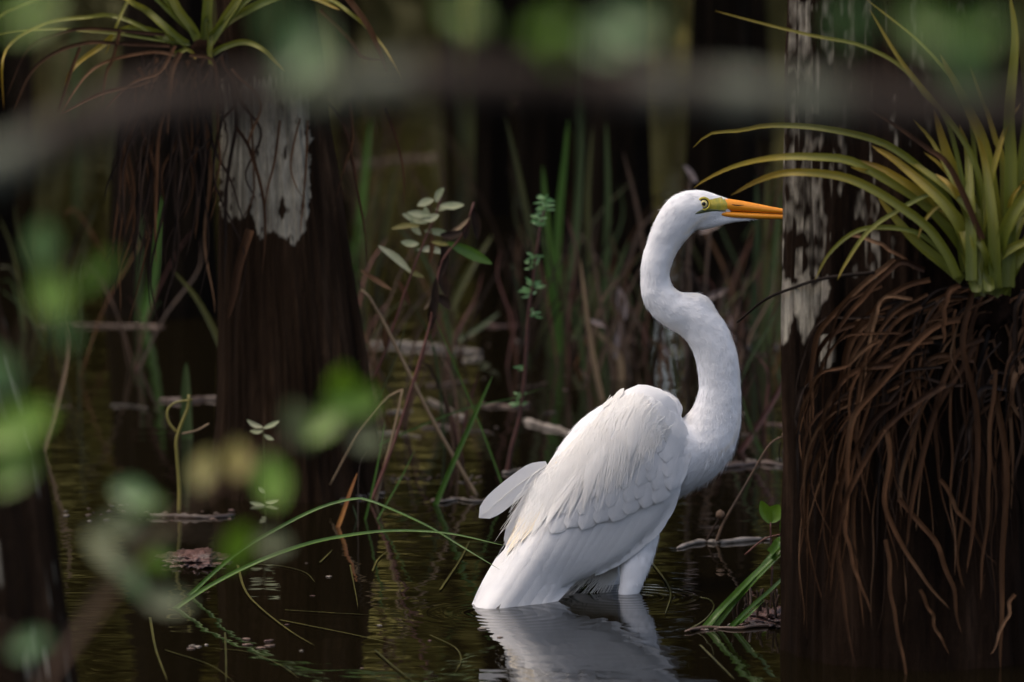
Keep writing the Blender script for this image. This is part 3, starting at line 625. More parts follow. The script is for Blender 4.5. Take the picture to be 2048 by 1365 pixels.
# loose filaments lying along the plumes
def filaments():
    rng = np.random.default_rng(11); vs, fs = [], []
    def strand(a, m, b, w, l0, l1, side=-1, offf=None):
        sp = cr([tuple(a), tuple(m), tuple(b)], 9); pts = []
        for i, (x, y) in enumerate(sp):
            z = (bulge(x, y) if offf is None else offf(x, y))+l0+(l1-l0)*i/8; pts.append(BP(x, y, side*z))
        g, f, _ = ribbon_geo(pts, [w*S*(1-.8*i/8) for i in range(9)], (0, -1, .3), 0, 2); b0 = len(vs); vs.extend(g); fs.extend(tuple(q+b0 for q in x) for x in f)
    for k in range(1000):
        r, m, t = plumes[rng.integers(len(plumes))]; s0 = rng.uniform(.1, .75); s1 = min(s0+rng.uniform(.25, .6), 1.1); j = rng.normal(0, 9, 2); j2 = j+rng.normal(0, 7, 2)
        q = np.array(cr([tuple(r), tuple(m), tuple(t)], 21)); a = q[int(s0*20)]+j; mm = q[int((s0+min(1, s1))/2*20)]+j; b = r+(t-r)*s1+j2
        strand(a, mm, b, rng.uniform(.35, .8), .0082, .0092)
    for k in range(260):                                   # belly tuft
        x = rng.uniform(1150, 1235); y = 1120+rng.uniform(-20, 18)+.1*(1200-x); L = rng.uniform(45, 85); th = 2.25+.5*(x-1190)/60*-1+rng.normal()*.12
        b = (x+math.cos(th)*L, y+math.sin(th)*L); strand((x, y), ((x+b[0])/2+6, (y+b[1])/2), b, rng.uniform(.6, 1.4), .0, .004, -1, lambda x, y: .02)
    for k in range(160):                                   # breast fringe
        u = rng.random(); x, y = 1368+u*85, 940-u*u*40; L = rng.uniform(12, 30); strand((x, y-8), (x-3, y), (x-6+rng.normal()*4, y+L*.6), .8, 0, 0, -1, lambda x, y: rng.uniform(-.02, .02))
    o = mesh('plume_filaments', vs, fs, 'feather_plume', wing); o['kind'] = 'stuff'
filaments()
# tail feathers showing behind the wing
tl = lambda x, y: .004
for spn, w_, ly in (([(1095, 930), (1030, 975), (958, 1036)], 46, 0), ([(1085, 965), (1045, 1030), (1012, 1094)], 34, 3)):
    f = feather('tail_feather', eg, spn, w_, ly, tip=.3, lift=.0, camber=.05, off=tl, point=.5)
    pts = [BP(x, y, -.004-ly*.0006-.0008) for x, y in cr(spn, 12)]
    vs, fs = tube_geo(pts, [.0005*(1-.6*i/11) for i in range(12)], 5); mesh('shaft', vs, fs, 'feather_plume', f)

# ------------------------------------------------------------------ bromeliads
def lump(name, parent, c, rx, ry, rz, mat, seed, amp=.35, sub=4, fr=2.2):
    bm = bmesh.new(); bmesh.ops.create_icosphere(bm, subdivisions=sub, radius=1); bm.verts.index_update()
    vs = [Vector((c.x+v.co.x*rx*(1+amp*k), c.y+v.co.y*ry*(1+amp*k), c.z+v.co.z*rz*(1+amp*k))) for v in bm.verts for k in [noise.noise(v.co*fr+Vector((seed, 0, 0)))+.6*noise.noise(v.co*fr*3+Vector((seed, 3, 0)))]]
    fs = [tuple(a.index for a in p.verts) for p in bm.faces]; bm.free(); return mesh(name, vs, fs, mat, parent)
def droplet(parent, px, py, d, r=2.2):
    pass
D1 = D_L-.075
b1 = empty('bromeliad', P(405, 110, D1), 'bromeliad with arching yellow green leaves and a skirt of dead leaves beside the pale patch', 'bromeliad')
lump('root_mass', b1, P(415, 125, D1+.02), .024, .024, .028, 'dead_black', 2)
L1 = [([(350, 88), (340, 77), (293, 59), (249, 60), (198, 95), (146, 137), (128, 180)], 17), ([(350, 90), (271, 48), (220, 31), (176, 35), (110, 42), (62, 59), (22, 88), (4, 128), (8, 220)], 11), ([(375, 90), (330, 55), (293, 22), (262, 5), (215, -40)], 20),
      ([(412, 80), (410, 45), (417, 40), (421, 100), (416, 172)], 17), ([(425, 108), (447, 95), (487, 84), (531, 103), (570, 145)], 15), ([(420, 80), (440, 55), (476, 29), (531, 4), (600, -12), (680, 20)], 22),
      ([(430, 70), (520, -15), (640, -6), (700, 27), (750, 75), (785, 125), (806, 165)], 13), ([(390, 70), (250, -45), (120, -15), (37, 15), (0, 33), (-70, 95)], 11), ([(380, 60), (290, -40), (258, 0), (234, 48), (212, 110)], 11),
      ([(395, 80), (340, -10), (290, -120)], 24), ([(410, 80), (420, -40), (440, -160)], 26), ([(420, 85), (500, -40), (560, -130)], 24), ([(380, 90), (180, 62), (60, 60), (-30, 75)], 8), ([(345, 110), (372, 100), (386, 108), (392, 120)], 12)]
for pts, wv_ in L1: blade('leaf', b1, [(x, y, D1-.02-.00016*abs(x-405)*(.6 if i % 2 else -.3)) for i, (x, y) in enumerate(pts)], D1, wv_*.8, 'bromeliad_leaf', tip=.75, n=26, chan=.6, kink=4, twist=random.uniform(-.3, .3))
DL1 = [([(360, 105), (345, 140), (338, 200), (335, 270)], 10), ([(340, 92), (240, 88), (176, 86), (110, 106), (62, 146), (26, 225)], 7), ([(350, 110), (300, 105), (216, 123), (168, 157), (120, 232)], 6), ([(300, 160), (282, 170), (200, 190), (121, 231)], 7),
       ([(350, 92), (320, 145), (270, 165), (225, 205), (203, 240)], 7), ([(240, 60), (225, 120), (212, 150), (205, 210)], 6), ([(160, 95), (140, 150), (115, 228)], 6), ([(330, 70), (180, 58), (110, 70), (55, 100), (10, 200)], 6),
       ([(380, 110), (392, 112), (430, 130), (436, 260), (440, 330), (420, 400)], 6), ([(470, 250), (500, 300), (525, 390), (530, 470), (524, 550)], 6), ([(560, 240), (550, 320), (535, 380), (530, 420)], 5),
       ([(600, 235), (585, 300), (582, 340), (595, 380), (610, 400)], 3.5), ([(615, 240), (612, 330), (605, 420), (600, 470)], 4), ([(500, 460), (478, 530), (465, 600), (455, 640)], 16), ([(640, 180), (690, 260), (715, 380), (730, 470), (735, 540)], 5),
       ([(700, 200), (705, 280), (690, 330), (672, 400)], 5), ([(770, 215), (790, 270), (806, 340), (808, 410)], 5), ([(690, -10), (735, 50), (762, 110), (775, 150)], 11), ([(640, 20), (700, 80), (725, 115), (772, 122)], 7)]
for pts, wv_ in DL1: blade('dead_leaf', b1, [(x, y, D1-.05+(.02 if x > 600 else 0)) for x, y in pts], D1, wv_*1.15, 'dead_leaf', tip=.6, n=22, chan=.7)
for i in range(56):
    x0, y0 = random.uniform(270, 470), random.uniform(95, 180); L = random.uniform(180, 520); dx = random.uniform(-90, 60); bd = random.uniform(-30, 30)
    pts = [(x0, y0), (x0+dx*.5+bd, y0+L*.3), (x0+dx*.9, y0+L*.7), (x0+dx+random.uniform(-35, 20), y0+L)]
    dd = D1+random.uniform(-.05, .03)
    blade('dead_leaf', b1, [(x, y, dd) for x, y in pts], D1, random.uniform(4, 9), random.choice(['dead_leaf', 'dead_dark', 'dead_dark']), tip=.6, n=20, chan=.7, kink=random.uniform(8, 30))
def dR(px, py=600): return D_R+.09-math.sqrt(max(.0004, (250*K_R)**2-((px-1826)*K_R)**2))
b2 = empty('bromeliad', P(1965, 580, dR(1965)), 'bright green tufted bromeliad with a brown dead skirt on the thick trunk', 'bromeliad')
DB = dR(1965)-.035
lump('root_mass', b2, P(1965, 615, DB+.035), .026, .022, .034, 'dead_black', 8)
L2 = [([(1930, 545), (1908, 428), (1868, 366), (1812, 314), (1748, 280), (1640, 257), (1540, 252), (1480, 262), (1420, 268), (1386, 296)], 24, .85), ([(1940, 560), (1925, 500), (1855, 415), (1772, 360), (1702, 323), (1640, 315), (1560, 315), (1480, 330), (1420, 355), (1388, 376)], 28, .6),
      ([(1915, 555), (1895, 510), (1855, 455), (1794, 409), (1732, 372), (1671, 351), (1580, 345), (1520, 360), (1462, 391)], 28, .55), ([(1925, 562), (1900, 540), (1825, 477), (1757, 397)], 36, .7), ([(1900, 520), (1837, 468), (1763, 455), (1708, 465), (1658, 508), (1630, 560)], 16, .7),
      ([(1880, 420), (1860, 390), (1785, 428), (1732, 468), (1690, 530), (1675, 560)], 15, .5), ([(1985, 570), (1978, 523), (1948, 415), (1901, 323), (1868, 222)], 46, .75), ([(1975, 560), (1966, 400), (1941, 308), (1883, 222), (1800, 120), (1740, 20)], 20, .8), ([(2000, 575), (1994, 477), (1972, 308), (1935, 215), (1880, 110)], 44, .8),
      ([(2005, 560), (2006, 338), (1990, 277), (1972, 218), (1940, 130)], 22, .8), ([(2015, 575), (2018, 477), (2021, 323), (2018, 230), (2030, 80), (2020, -10)], 42, .8), ([(1975, 580), (2009, 492), (2048, 400), (2110, 310), (2200, 250)], 38, .8), ([(1985, 590), (2040, 515), (2110, 470), (2210, 450)], 38, .8),
      ([(1962, 540), (1900, 260), (1850, 190), (1802, 133), (1723, 92), (1626, 72), (1512, 44), (1430, 22)], 15, .85), ([(1970, 540), (1940, 230), (1916, 176), (1841, 88), (1732, -2)], 15, .85), ([(1950, 570), (1960, 480), (1930, 400), (1905, 350)], 40, .7), ([(1990, 580), (2040, 350), (2060, 150), (2055, 20)], 40, .8), ([(2000, 585), (2100, 400), (2190, 200)], 40, .8), ([(1960, 575), (1945, 470), (1890, 410), (1850, 440), (1835, 480)], 16, .6)]
for i, (pts, wv_, tp_) in enumerate(L2): blade('leaf', b2, [(x, y, DB-.028+.010*math.sin(i*2.4)-.00003*abs(x-1965)+(.25*max(0, (1575-x)/200) if i < 3 else 0)) for x, y in pts], DB, wv_*.66, 'bromeliad_leaf', tip=tp_, n=30, chan=.6, twist=random.uniform(-.25, .25))
for i in range(22):
    a = math.radians(random.uniform(-42, 70)); L = random.uniform(190, 420); x0, y0 = 1972+random.uniform(-30, 40), 575+random.uniform(-15, 20); dr_ = random.uniform(.1, .45)*(1 if a > 0 else -1)
    pts = [(x0, y0), (x0+math.sin(a*.6)*L*.4, y0-math.cos(a*.6)*L*.4), (x0+math.sin(a)*L*.8, y0-math.cos(a)*L*.75), (x0+math.sin(a)*L*1.05+dr_*40, y0-math.cos(a)*L*.92+abs(math.sin(a))*40)]
    blade('leaf', b2, [(x, y, DB-.01-random.uniform(0, .045)) for x, y in pts], DB, random.uniform(13, 26), 'bromeliad_leaf', tip=.8, n=20, chan=.6)
blade('dead_leaf', b2, [(1965, 480, DB-.05), (1901, 338, DB-.06), (1855, 298, DB-.06), (1794, 255, DB-.06), (1732, 218, DB-.06)], DB, 13, 'dead_leaf', tip=.7, n=20, chan=.6)
DL2 = [([(1790, 520), (1743, 556), (1683, 610), (1635, 670), (1623, 747), (1626, 850)], 13), ([(1920, 640), (1880, 651), (1814, 705), (1743, 789), (1701, 849), (1695, 968), (1690, 1060)], 14), ([(1890, 770), (1838, 801), (1767, 861), (1713, 956), (1677, 1058), (1659, 1185)], 13), ([(1950, 690), (1922, 729), (1868, 837), (1838, 938), (1820, 1028), (1814, 1100)], 14),
       ([(1945, 560), (1943, 600), (1925, 699), (1952, 819), (1952, 968), (1934, 1147)], 14), ([(1920, 570), (1890, 600), (1888, 690)], 12), ([(1985, 760), (2005, 837), (2011, 968), (2005, 1147), (1999, 1365)], 14), ([(1990, 740), (1980, 820), (1975, 1028), (1960, 1200)], 10), ([(1773, 860), (1779, 1028), (1820, 1117), (1898, 1219)], 11), ([(1797, 998), (1862, 1076), (1904, 1165), (1919, 1267)], 12),
       ([(1770, 1080), (1785, 1207), (1808, 1326), (1815, 1400)], 10), ([(1689, 1040), (1707, 1135), (1743, 1225)], 9), ([(1840, 1180), (1898, 1310)], 8), ([(2030, 1189), (1982, 1310)], 9), ([(1850, 540), (1800, 525), (1740, 580), (1690, 640), (1650, 700)], 13), ([(1860, 560), (1780, 590), (1720, 680), (1690, 780)], 12), ([(1700, 470), (1740, 480), (1790, 505), (1830, 540)], 9), ([(1760, 680), (1690, 730), (1630, 760), (1590, 870)], 8), ([(1880, 960), (1930, 1040), (1990, 1130)], 9)]
for i, (pts, wv_) in enumerate(DL2): blade('dead_leaf', b2, [(x, y, dR(x)-.03-.012*(i % 3)) for x, y in pts], DB, wv_*.9, 'dead_leaf', tip=.5, n=26, chan=.75, kink=10)
for i in range(130):
    x0, y0 = random.uniform(1740, 2080), random.uniform(560, 800); L = random.uniform(140, 560); dx = (x0-1990)*random.uniform(.1, .9)+random.uniform(-80, 30)
    pts = [(x0+random.uniform(0, 50), y0+random.uniform(-10, 25)), (x0+dx*.5, y0+L*.12), (x0+dx*.95, y0+L*.5), (x0+dx+random.uniform(-45, 55), y0+L)]
    dl_ = random.uniform(.008, .035); blade('dead_leaf', b2, [(max(x, 1612+(x-1612)*.12) if x < 1612 else x, y, dR(min(max(x, 1612), 2060))-dl_) for x, y in pts], DB, random.choice([3, 4, 5, 6, 7, 9, 12]), random.choice(['dead_leaf', 'dead_leaf', 'dead_dark']), tip=.6, n=22, chan=.75, kink=random.uniform(6, 30), twist=random.uniform(-2.5, 2.5))
tw = stem('twig', b2, [(1750, 545, dR(1750)-.03), (1650, 557, dR(1650)-.04), (1590, 575, D_R+.05), (1530, 600, D_R+.1), (1475, 645, D_R+.15)], D_R, 8, 'dead_dark', n=24, w1=5)

# ------------------------------------------------------------------ sedges and reeds behind the egret
def clump(name, root, label, cat, items, group=None):
    """items: (points from the tip down to the waterline, width, material) ; the last point stands in the water"""
    q = W(*root); e = empty(name, q, label, cat, group); d = q.y
    for pts, w_, mt in items:
        pp = [(x, y, d) for x, y in pts][::-1]; x, y, _ = pp[0]; yb = HOR+FPX*CH/d
        if y < yb+8: pp = [(x+(pp[0][0]-pp[1][0])*.15, yb+14, d)]+pp
        blade('blade', e, pp, d, w_, mt, tip=.65, n=18)
    return e
G, DU, OL, DY, BR = 'blade_green', 'blade_dull', 'blade_olive', 'dry', 'dry_brown'
clump('sedge', (1112, 715), 'tall bright green sedge blades standing behind the feathery stalk', 'sedge', [([(1085, 330), (1094, 460), (1104, 600), (1112, 700)], 19, G), ([(1137, 235), (1128, 330), (1118, 430), (1112, 560), (1114, 700)], 19, G), ([(1165, 215), (1160, 340), (1150, 480), (1135, 600), (1122, 700)], 18, DU), ([(1010, 230), (1040, 360), (1070, 520), (1098, 700)], 16, OL), ([(1190, 560), (1165, 640), (1130, 700), (1100, 760)], 12, OL)])
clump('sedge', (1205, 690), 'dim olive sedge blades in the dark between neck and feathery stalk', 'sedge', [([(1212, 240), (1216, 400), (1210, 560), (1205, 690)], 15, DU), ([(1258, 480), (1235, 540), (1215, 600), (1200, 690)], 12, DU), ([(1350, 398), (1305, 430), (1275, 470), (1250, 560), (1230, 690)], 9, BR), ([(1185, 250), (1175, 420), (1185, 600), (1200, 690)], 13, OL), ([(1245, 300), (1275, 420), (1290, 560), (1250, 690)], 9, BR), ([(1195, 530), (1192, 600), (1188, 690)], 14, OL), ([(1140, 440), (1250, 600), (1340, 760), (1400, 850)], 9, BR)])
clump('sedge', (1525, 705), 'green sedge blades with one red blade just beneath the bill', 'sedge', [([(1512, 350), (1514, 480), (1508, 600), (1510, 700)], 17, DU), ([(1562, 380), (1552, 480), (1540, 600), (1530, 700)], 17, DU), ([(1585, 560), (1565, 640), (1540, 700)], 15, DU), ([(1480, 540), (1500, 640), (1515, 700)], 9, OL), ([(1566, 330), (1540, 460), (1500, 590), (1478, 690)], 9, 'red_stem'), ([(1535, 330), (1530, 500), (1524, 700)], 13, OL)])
clump('reed', (1201, 800), 'single tan broken reed standing in water behind the hump', 'reed', [([(1160, 515), (1170, 600), (1184, 700), (1203, 795)], 12, DY)])
clump('reed', (1470, 905), 'red and green reed stems just behind the breast', 'reed', [([(1600, 690), (1570, 760), (1530, 830), (1480, 905)], 11, 'red_stem'), ([(1484, 790), (1500, 850), (1530, 920)], 9, DU), ([(1580, 880), (1540, 960), (1510, 1010), (1490, 1035)], 16, BR)])
clump('sedge', (285, 645), 'two green sedge blades in front of the near black trunk', 'sedge', [([(325, 390), (318, 450), (305, 560), (282, 645)], 20, G), ([(282, 420), (280, 520), (276, 645)], 12, DU)])
clump('sedge', (372, 880), 'pale green blade and olive blades beside the bent stalk', 'sedge', [([(372, 725), (372, 800), (374, 880)], 24, DU), ([(345, 540), (395, 600), (440, 690), (470, 790)], 16, OL)])
clump('sedge', (722, 560), 'bright green sedge blades standing just behind the flared trunk', 'sedge', [([(742, 230), (732, 330), (722, 430), (712, 560)], 18, G), ([(790, 330), (775, 430), (750, 560)], 12, OL), ([(700, 480), (712, 530), (718, 570)], 12, G)])
clump('sedge', (880, 690), 'olive sedge blades rising behind the pale leaved plant', 'sedge', [([(985, 470), (940, 540), (900, 620), (880, 690)], 18, OL), ([(1000, 625), (960, 655), (900, 690)], 12, DU), ([(880, 560), (884, 640), (882, 700)], 13, OL), ([(915, 610), (900, 680), (870, 740)], 11, OL)])
clump('sedge', (950, 320), 'far blurred green sedge clump above the pale leaved plant', 'sedge', [([(990, -40), (992, 80), (990, 220), (985, 310)], 15, G), ([(900, 60), (915, 170), (930, 300)], 20, OL), ([(950, 100), (945, 200), (940, 310)], 22, OL), ([(1160, 60), (1158, 180), (1160, 300)], 12, DU)])
clump('sedge', (220, 250), 'far blurred olive sedge clump behind the drooping bromeliad leaves', 'sedge', [([(150, 40), (152, 140), (150, 240)], 20, DU), ([(108, 60), (115, 160), (120, 250)], 18, OL), ([(178, 90), (180, 160), (182, 250)], 16, OL), ([(225, 110), (222, 180), (220, 250)], 16, OL)])
clump('reed', (640, 985), 'thin brown reeds leaning at the foot of the flared trunk', 'reed', [([(742, 800), (690, 880), (640, 950), (610, 985)], 5, BR), ([(560, 895), (530, 920), (480, 965), (430, 1040)], 6, DY), ([(760, 770), (700, 850), (650, 930)], 4, DY), ([(820, 620), (790, 720), (730, 860), (690, 960)], 5, OL)])
clump('grass', (690, 1055), 'orange tipped grass blade rising before the flared trunk', 'grass', [([(715, 945), (700, 985), (685, 1030), (670, 1070)], 9, 'orange_blade'), ([(735, 900), (718, 940)], 3, BR)])
clump('grass', (745, 1040), 'slim green grass blades at the foot of the wilted plant', 'grass', [([(770, 840), (755, 930), (735, 1020), (725, 1060)], 5, G), ([(830, 900), (800, 960), (760, 1030), (740, 1065)], 4, G), ([(705, 1010), (715, 1040), (720, 1060)], 5, DU)])
clump('reed', (96, 905), 'kinked brown reed between the two trunks', 'reed', [([(126, 630), (137, 690), (122, 780), (84, 910)], 11, DY)])
tang = clump('reed', (1255, 760), 'tangle of broken brown stems behind the neck', 'reed', [([(1190, 660), (1220, 690), (1240, 720)], 16, DY), ([(1215, 560), (1235, 640), (1250, 720)], 9, BR), ([(1290, 520), (1230, 640), (1190, 760)], 8, BR), ([(1330, 620), (1320, 700), (1325, 760)], 8, BR), ([(1160, 735), (1175, 760), (1185, 790)], 10, BR), ([(1180, 470), (1200, 600), (1225, 740)], 8, BR), ([(1340, 480), (1330, 600), (1310, 740)], 8, 'dead_dark')])

dt = wd(760)
for a, b, w_ in (((1368, 330), (1394, 366), 15), ((1398, 604), (1456, 578), 15), ((1398, 466), (1445, 444), 15), ((1238, 575), (1250, 640), 20), ((1240, 640), (1230, 720), 14), ((1215, 655), (1180, 640), 9), ((1325, 690), (1345, 712), 14), ((1455, 620), (1470, 690), 8)):
    leaf('withered_leaf', tang, a, b, dt, w_, 'leaf_wither', .4)
for pts in ([(1382, 350), (1375, 450), (1380, 620), (1370, 770)], [(1420, 455), (1412, 560), (1400, 770)], [(1240, 590), (1250, 700), (1262, 775)], [(1450, 580), (1430, 660), (1400, 775)], [(1325, 690), (1320, 775)]):
    stem('stem', tang, [(x, y, dt) for x, y in pts], dt, 6, 'dry_brown', 14, 8)
def tangles():
    rr = random.Random(21); zones = [(650, 1000, 560, 900, 15), (1000, 1570, 520, 800, 30), (60, 440, 560, 800, 6), (1380, 1575, 700, 930, 8), (700, 1560, 250, 520, 18)]
    for (x0, x1, y0, y1, n_) in zones:
        for k in range(n_):
            x, y = rr.uniform(x0, x1), rr.uniform(y0, y1); q = W(x, y); d = q.y
            e = empty('reed', q, 'thin tangled stems and grass rising from the background water', 'reed', 'tangled stems in the background water')
            for m in range(rr.randint(3, 6)):
                h = rr.uniform(90, 330)*9/d; ln = rr.uniform(-.55, .55)*h; xb = x+rr.uniform(-22, 22); bd = rr.uniform(-.2, .2)*h
                pts = [(xb, y+12, d), (xb+ln*.3+bd*.5, y-h*.4, d), (xb+ln*.7+bd, y-h*.75, d), (xb+ln+bd*(2 if rr.random() < .3 else .5), y-h*(1 if rr.random() < .75 else .7), d)]
                blade('stem', e, pts, d, rr.uniform(3, 8)*8/d, rr.choice([BR, BR, OL, DU, 'dead_dark', 'dead_dark', 'dead_leaf', 'red_stem']), tip=.5, n=12)
    for k in range(38):
        x, y = (rr.uniform(690, 1560), rr.uniform(560, 930)) if k < 36 else (rr.uniform(60, 430), rr.uniform(680, 1000))
        L = rr.uniform(25, 90); a = rr.uniform(-.16, .16)
        log('fallen_twig', [(x, y), (x+L*.5, y+L*a*.3+rr.uniform(-3, 3)), (x+L, y+L*a)], rr.uniform(3, 8)*8/wd(y), rr.choice(['wood_brown', 'wood_brown', 'wood_grey', 'peat']), 'fallen twig lying among the background stems', 'twig', 'fallen twigs in the background water', 10)
# ------------------------------------------------------------------ plants near the plane of the egret
def leaves_on(parent, lst, d, mat, w, nm='leaf', cup=.3):
    for a, b in lst: leaf(nm, parent, a, b, d+random.uniform(-.01, .01), w*random.uniform(.85, 1.15), mat, cup, bend=random.uniform(-.06, .1))
d = wd(985); p = empty('leafy_plant', W(668, 985), 'slim plant with pale narrow leaves at its tip beside the flared trunk', 'plant')
stem('stem', p, [(668, 1000, d), (700, 860, d), (760, 730, d), (788, 650, d), (815, 570, d), (850, 480, d), (872, 430, d), (884, 385, d)], d, 7, 'red_stem', 30, 4)
leaves_on(p, [((868, 400), (835, 412)), ((880, 412), (928, 410)), ((872, 405), (888, 376)), ((862, 430), (815, 425)), ((855, 446), (805, 428)), ((842, 470), (822, 440)), ((862, 445), (850, 412)), ((870, 420), (905, 405)), ((848, 462), (905, 472)), ((838, 488), (802, 484)), ((835, 500), (890, 508)), ((822, 545), (757, 492)), ((845, 440), (878, 430))], d, 'leaf_small', 15)
leaves_on(p, [((808, 536), (848, 555)), ((840, 452), (782, 458))], d, 'leaf_yellow', 11)
leaves_on(p, [((783, 580), (720, 540)), ((795, 560), (820, 612)), ((775, 640), (770, 700)), ((862, 460), (858, 530))], d, 'dead_leaf', 12, 'dead_leaf')
d = wd(1000)-.03; p = empty('wilted_plant', W(745, 1005), 'wilted red stemmed plant with brown hanging leaves and one green leaf', 'plant')
stem('stem', p, [(738, 1015, d), (790, 880, d), (840, 720, d), (862, 640, d), (872, 580, d), (885, 520, d), (925, 470, d), (948, 405, d)], d, 8, 'red_stem', 30, 4)
leaf('leaf', p, (895, 485), (984, 528), d, 24, 'leaf_green', .35); leaf('leaf', p, (900, 490), (862, 484), d, 10, 'leaf_yellow')
leaves_on(p, [((872, 555), (868, 640)), ((880, 520), (890, 590)), ((876, 580), (862, 660)), ((945, 415), (955, 480)), ((940, 430), (930, 480)), ((925, 465), (880, 470)), ((868, 590), (900, 620)), ((885, 480), (880, 560))], d, 'dead_dark', 18, 'dead_leaf', .6)
leaves_on(p, [((940, 435), (895, 468)), ((866, 585), (848, 620))], d, 'dry', 10, 'dead_leaf', .6)
d = wd(990); p = empty('dry_stalk', W(952, 992), 'long tan dry stalk leaning from the flared trunk down into the water', 'stalk')
stem('stem', p, [(958, 1000, d), (905, 910, d), (860, 830, d), (805, 720, d), (765, 640, d), (735, 590, d), (722, 580, d)], d, 9, 'dry', 26, 6)
d = wd(985)-.1; p = empty('dry_stalk', W(750, 1010), 'bent tan stalk folded over beside the red stem', 'stalk')
stem('stem', p, [(745, 1030, d), (770, 930, d), (793, 840, d), (805, 778, d)], d, 7, 'dry', 16, 5); stem('side_stem', p, [(805, 780, d), (770, 800, d), (715, 870, d), (660, 970, d)], d, 5, 'dry', 16, 3)
for root, pts, w_, lb in (((870, 1010), [(985, 752), (945, 840), (900, 940), (870, 1012)], 11, 'short bright green grass blade left of the feathery stalk'),
                          ((648, 955), [(1088, 776), (1020, 798), (930, 818), (800, 870), (700, 920), (640, 960)], 4.5, 'thread thin green blade crossing the tan dry stalk'),
                          ((1012, 985), [(868, 630), (905, 720), (960, 850), (1012, 990)], 4, 'hair thin dark green stem falling toward the tail')):
    d = wd(root[1]); e = empty('grass', W(*root), lb, 'grass'); blade('blade', e, [(x, y, d) for x, y in pts][::-1]+[], d, w_, G, tip=.7, n=22)
d = wd(945); p = empty('feathery_plant', W(1015, 948), 'red stemmed stalk with feathery green leaf whorls behind the hump', 'plant')
stem('stem', p, [(1012, 960, d), (1022, 900, d), (1040, 830, d), (1050, 740, d), (1056, 640, d), (1066, 560, d), (1078, 470, d), (1090, 415, d)], d, 9, 'red_stem', 30, 5); stem('side_stem', p, [(1062, 560, d), (1060, 520, d), (1061, 480, d)], d, 4, 'dead_dark', 8, 3)
for (cx, cy, n_, r_) in ((1090, 412, 26, 26), (1075, 440, 18, 24), (1066, 524, 22, 24), (1064, 578, 24, 30), (1070, 622, 8, 16), (1036, 800, 14, 22), (1036, 742, 5, 18)):
    for k in range(n_):
        a = random.uniform(0, 6.28); L = r_*random.uniform(.55, 1.0); y0 = cy+random.uniform(-14, 14)
        leaf('leaf', p, (cx+random.uniform(-3, 3), y0), (cx+math.cos(a)*L, y0-abs(math.sin(a))*L*.6+4), d, 4.5, 'leaf_feather', .3, d+math.sin(a)*.008, n=5)
d0 = wd(1217)
for lb, pts, w_ in (('long glossy green blade arching low over the water to the tail', [(345, 1222, d0), (420, 1172, d0), (520, 1122, d0), (620, 1087, d0+.02), (720, 1068, d0+.03), (800, 1062, d0+.03), (900, 1068, d0+.02), (1010, 1092, d0)], 10),
                    ('green blade bent into a peak beside the arching blade', [(380, 1190, d0+.1), (470, 1110, d0+.1), (560, 1055, d0+.1), (640, 1016, d0+.1), (705, 999, d0+.1), (745, 1004, d0+.08), (850, 1050, d0+.06), (920, 1092, d0+.04), (1000, 1140, d0)], 9)):
    e = empty('grass', W(pts[0][0], pts[0][1]), lb, 'grass'); pp = [(pts[0][0]-14, pts[0][1]+12, pts[0][2])]+pts
    blade('blade', e, pp, d0, w_, G, tip=.8, n=34, chan=.6, twist=.2, nrm=Vector((.1, -.75, .65)).normalized())
d = wd(1258); p = empty('grass_clump', W(1420, 1258), 'thick green grass blades leaning from the water against the thick trunk', 'grass')
for pts, w_ in (([(1395, 1275), (1440, 1222), (1500, 1160), (1555, 1108), (1600, 1060)], 17), ([(1400, 1274), (1450, 1215), (1510, 1150), (1550, 1100), (1580, 1058)], 13), ([(1418, 1272), (1455, 1225), (1500, 1172), (1560, 1112), (1604, 1075)], 13), ([(1455, 1262), (1495, 1222), (1545, 1178), (1605, 1120)], 12), ([(1462, 1262), (1500, 1228), (1530, 1200)], 8), ([(1540, 1110), (1560, 1085), (1590, 1060)], 24)):
    blade('blade', p, [(x, y, d+random.uniform(-.01, .02)) for x, y in pts], d, w_, G, tip=.6, n=20, chan=.6, nrm=Vector((-.4, -.8, .5)).normalized())
for pts in ([(1375, 1262), (1410, 1240), (1428, 1215), (1420, 1200), (1400, 1195)],): stem('tendril', p, [(x, y, d) for x, y in pts], d, 4, 'blade_olive', 14, 2)
d = wd(1140); p = empty('seedling', W(1545, 1140), 'small plant with round bright green leaves beside the floating stick', 'plant')
stem('stem', p, [(1545, 1150, d), (1542, 1090, d), (1541, 1045, d)], d, 5, 'red_stem', 10, 3); stem('side_stem', p, [(1490, 1110, d), (1530, 1078, d), (1580, 1066, d)], d, 4, 'red_stem', 10, 3)
for a, b, w_ in (((1541, 1048), (1522, 1002), 24), ((1540, 1046), (1558, 1010), 34), ((1560, 1060), (1580, 1025), 16), ((1570, 1075), (1562, 1040), 14), ((1575, 1160), (1580, 1135), 22), ((1545, 1195), (1580, 1175), 22)): leaf('leaf', p, a, b, d, w_, 'leaf_green', .3)
d = wd(1085); p = empty('seed_stalk', W(1430, 1088), 'dark wiry seed stalk rising from the floating stick', 'stalk')
stem('stem', p, [(1428, 1095, d), (1445, 1050, d), (1462, 1020, d), (1500, 955, d), (1535, 895, d), (1555, 878, d), (1570, 873, d)], d, 6, 'dry_brown', 24, 4); lump('seed_head', p, P(1571, 872, d), .0045, .0045, .0045, 'dry_brown', 3, .3, 2)
stem('side_stem', p, [(1406, 1095, d), (1425, 1060, d), (1440, 1035, d)], d, 5, 'dead_dark', 10, 4); lump('seed_head', p, P(1441, 1030, d), .0055, .005, .0055, 'dry_brown', 5, .3, 2)
stem('hair', p, [(1562, 885, d), (1558, 905, d), (1560, 925, d)], d, 3, 'dead_dark', 8, 2)
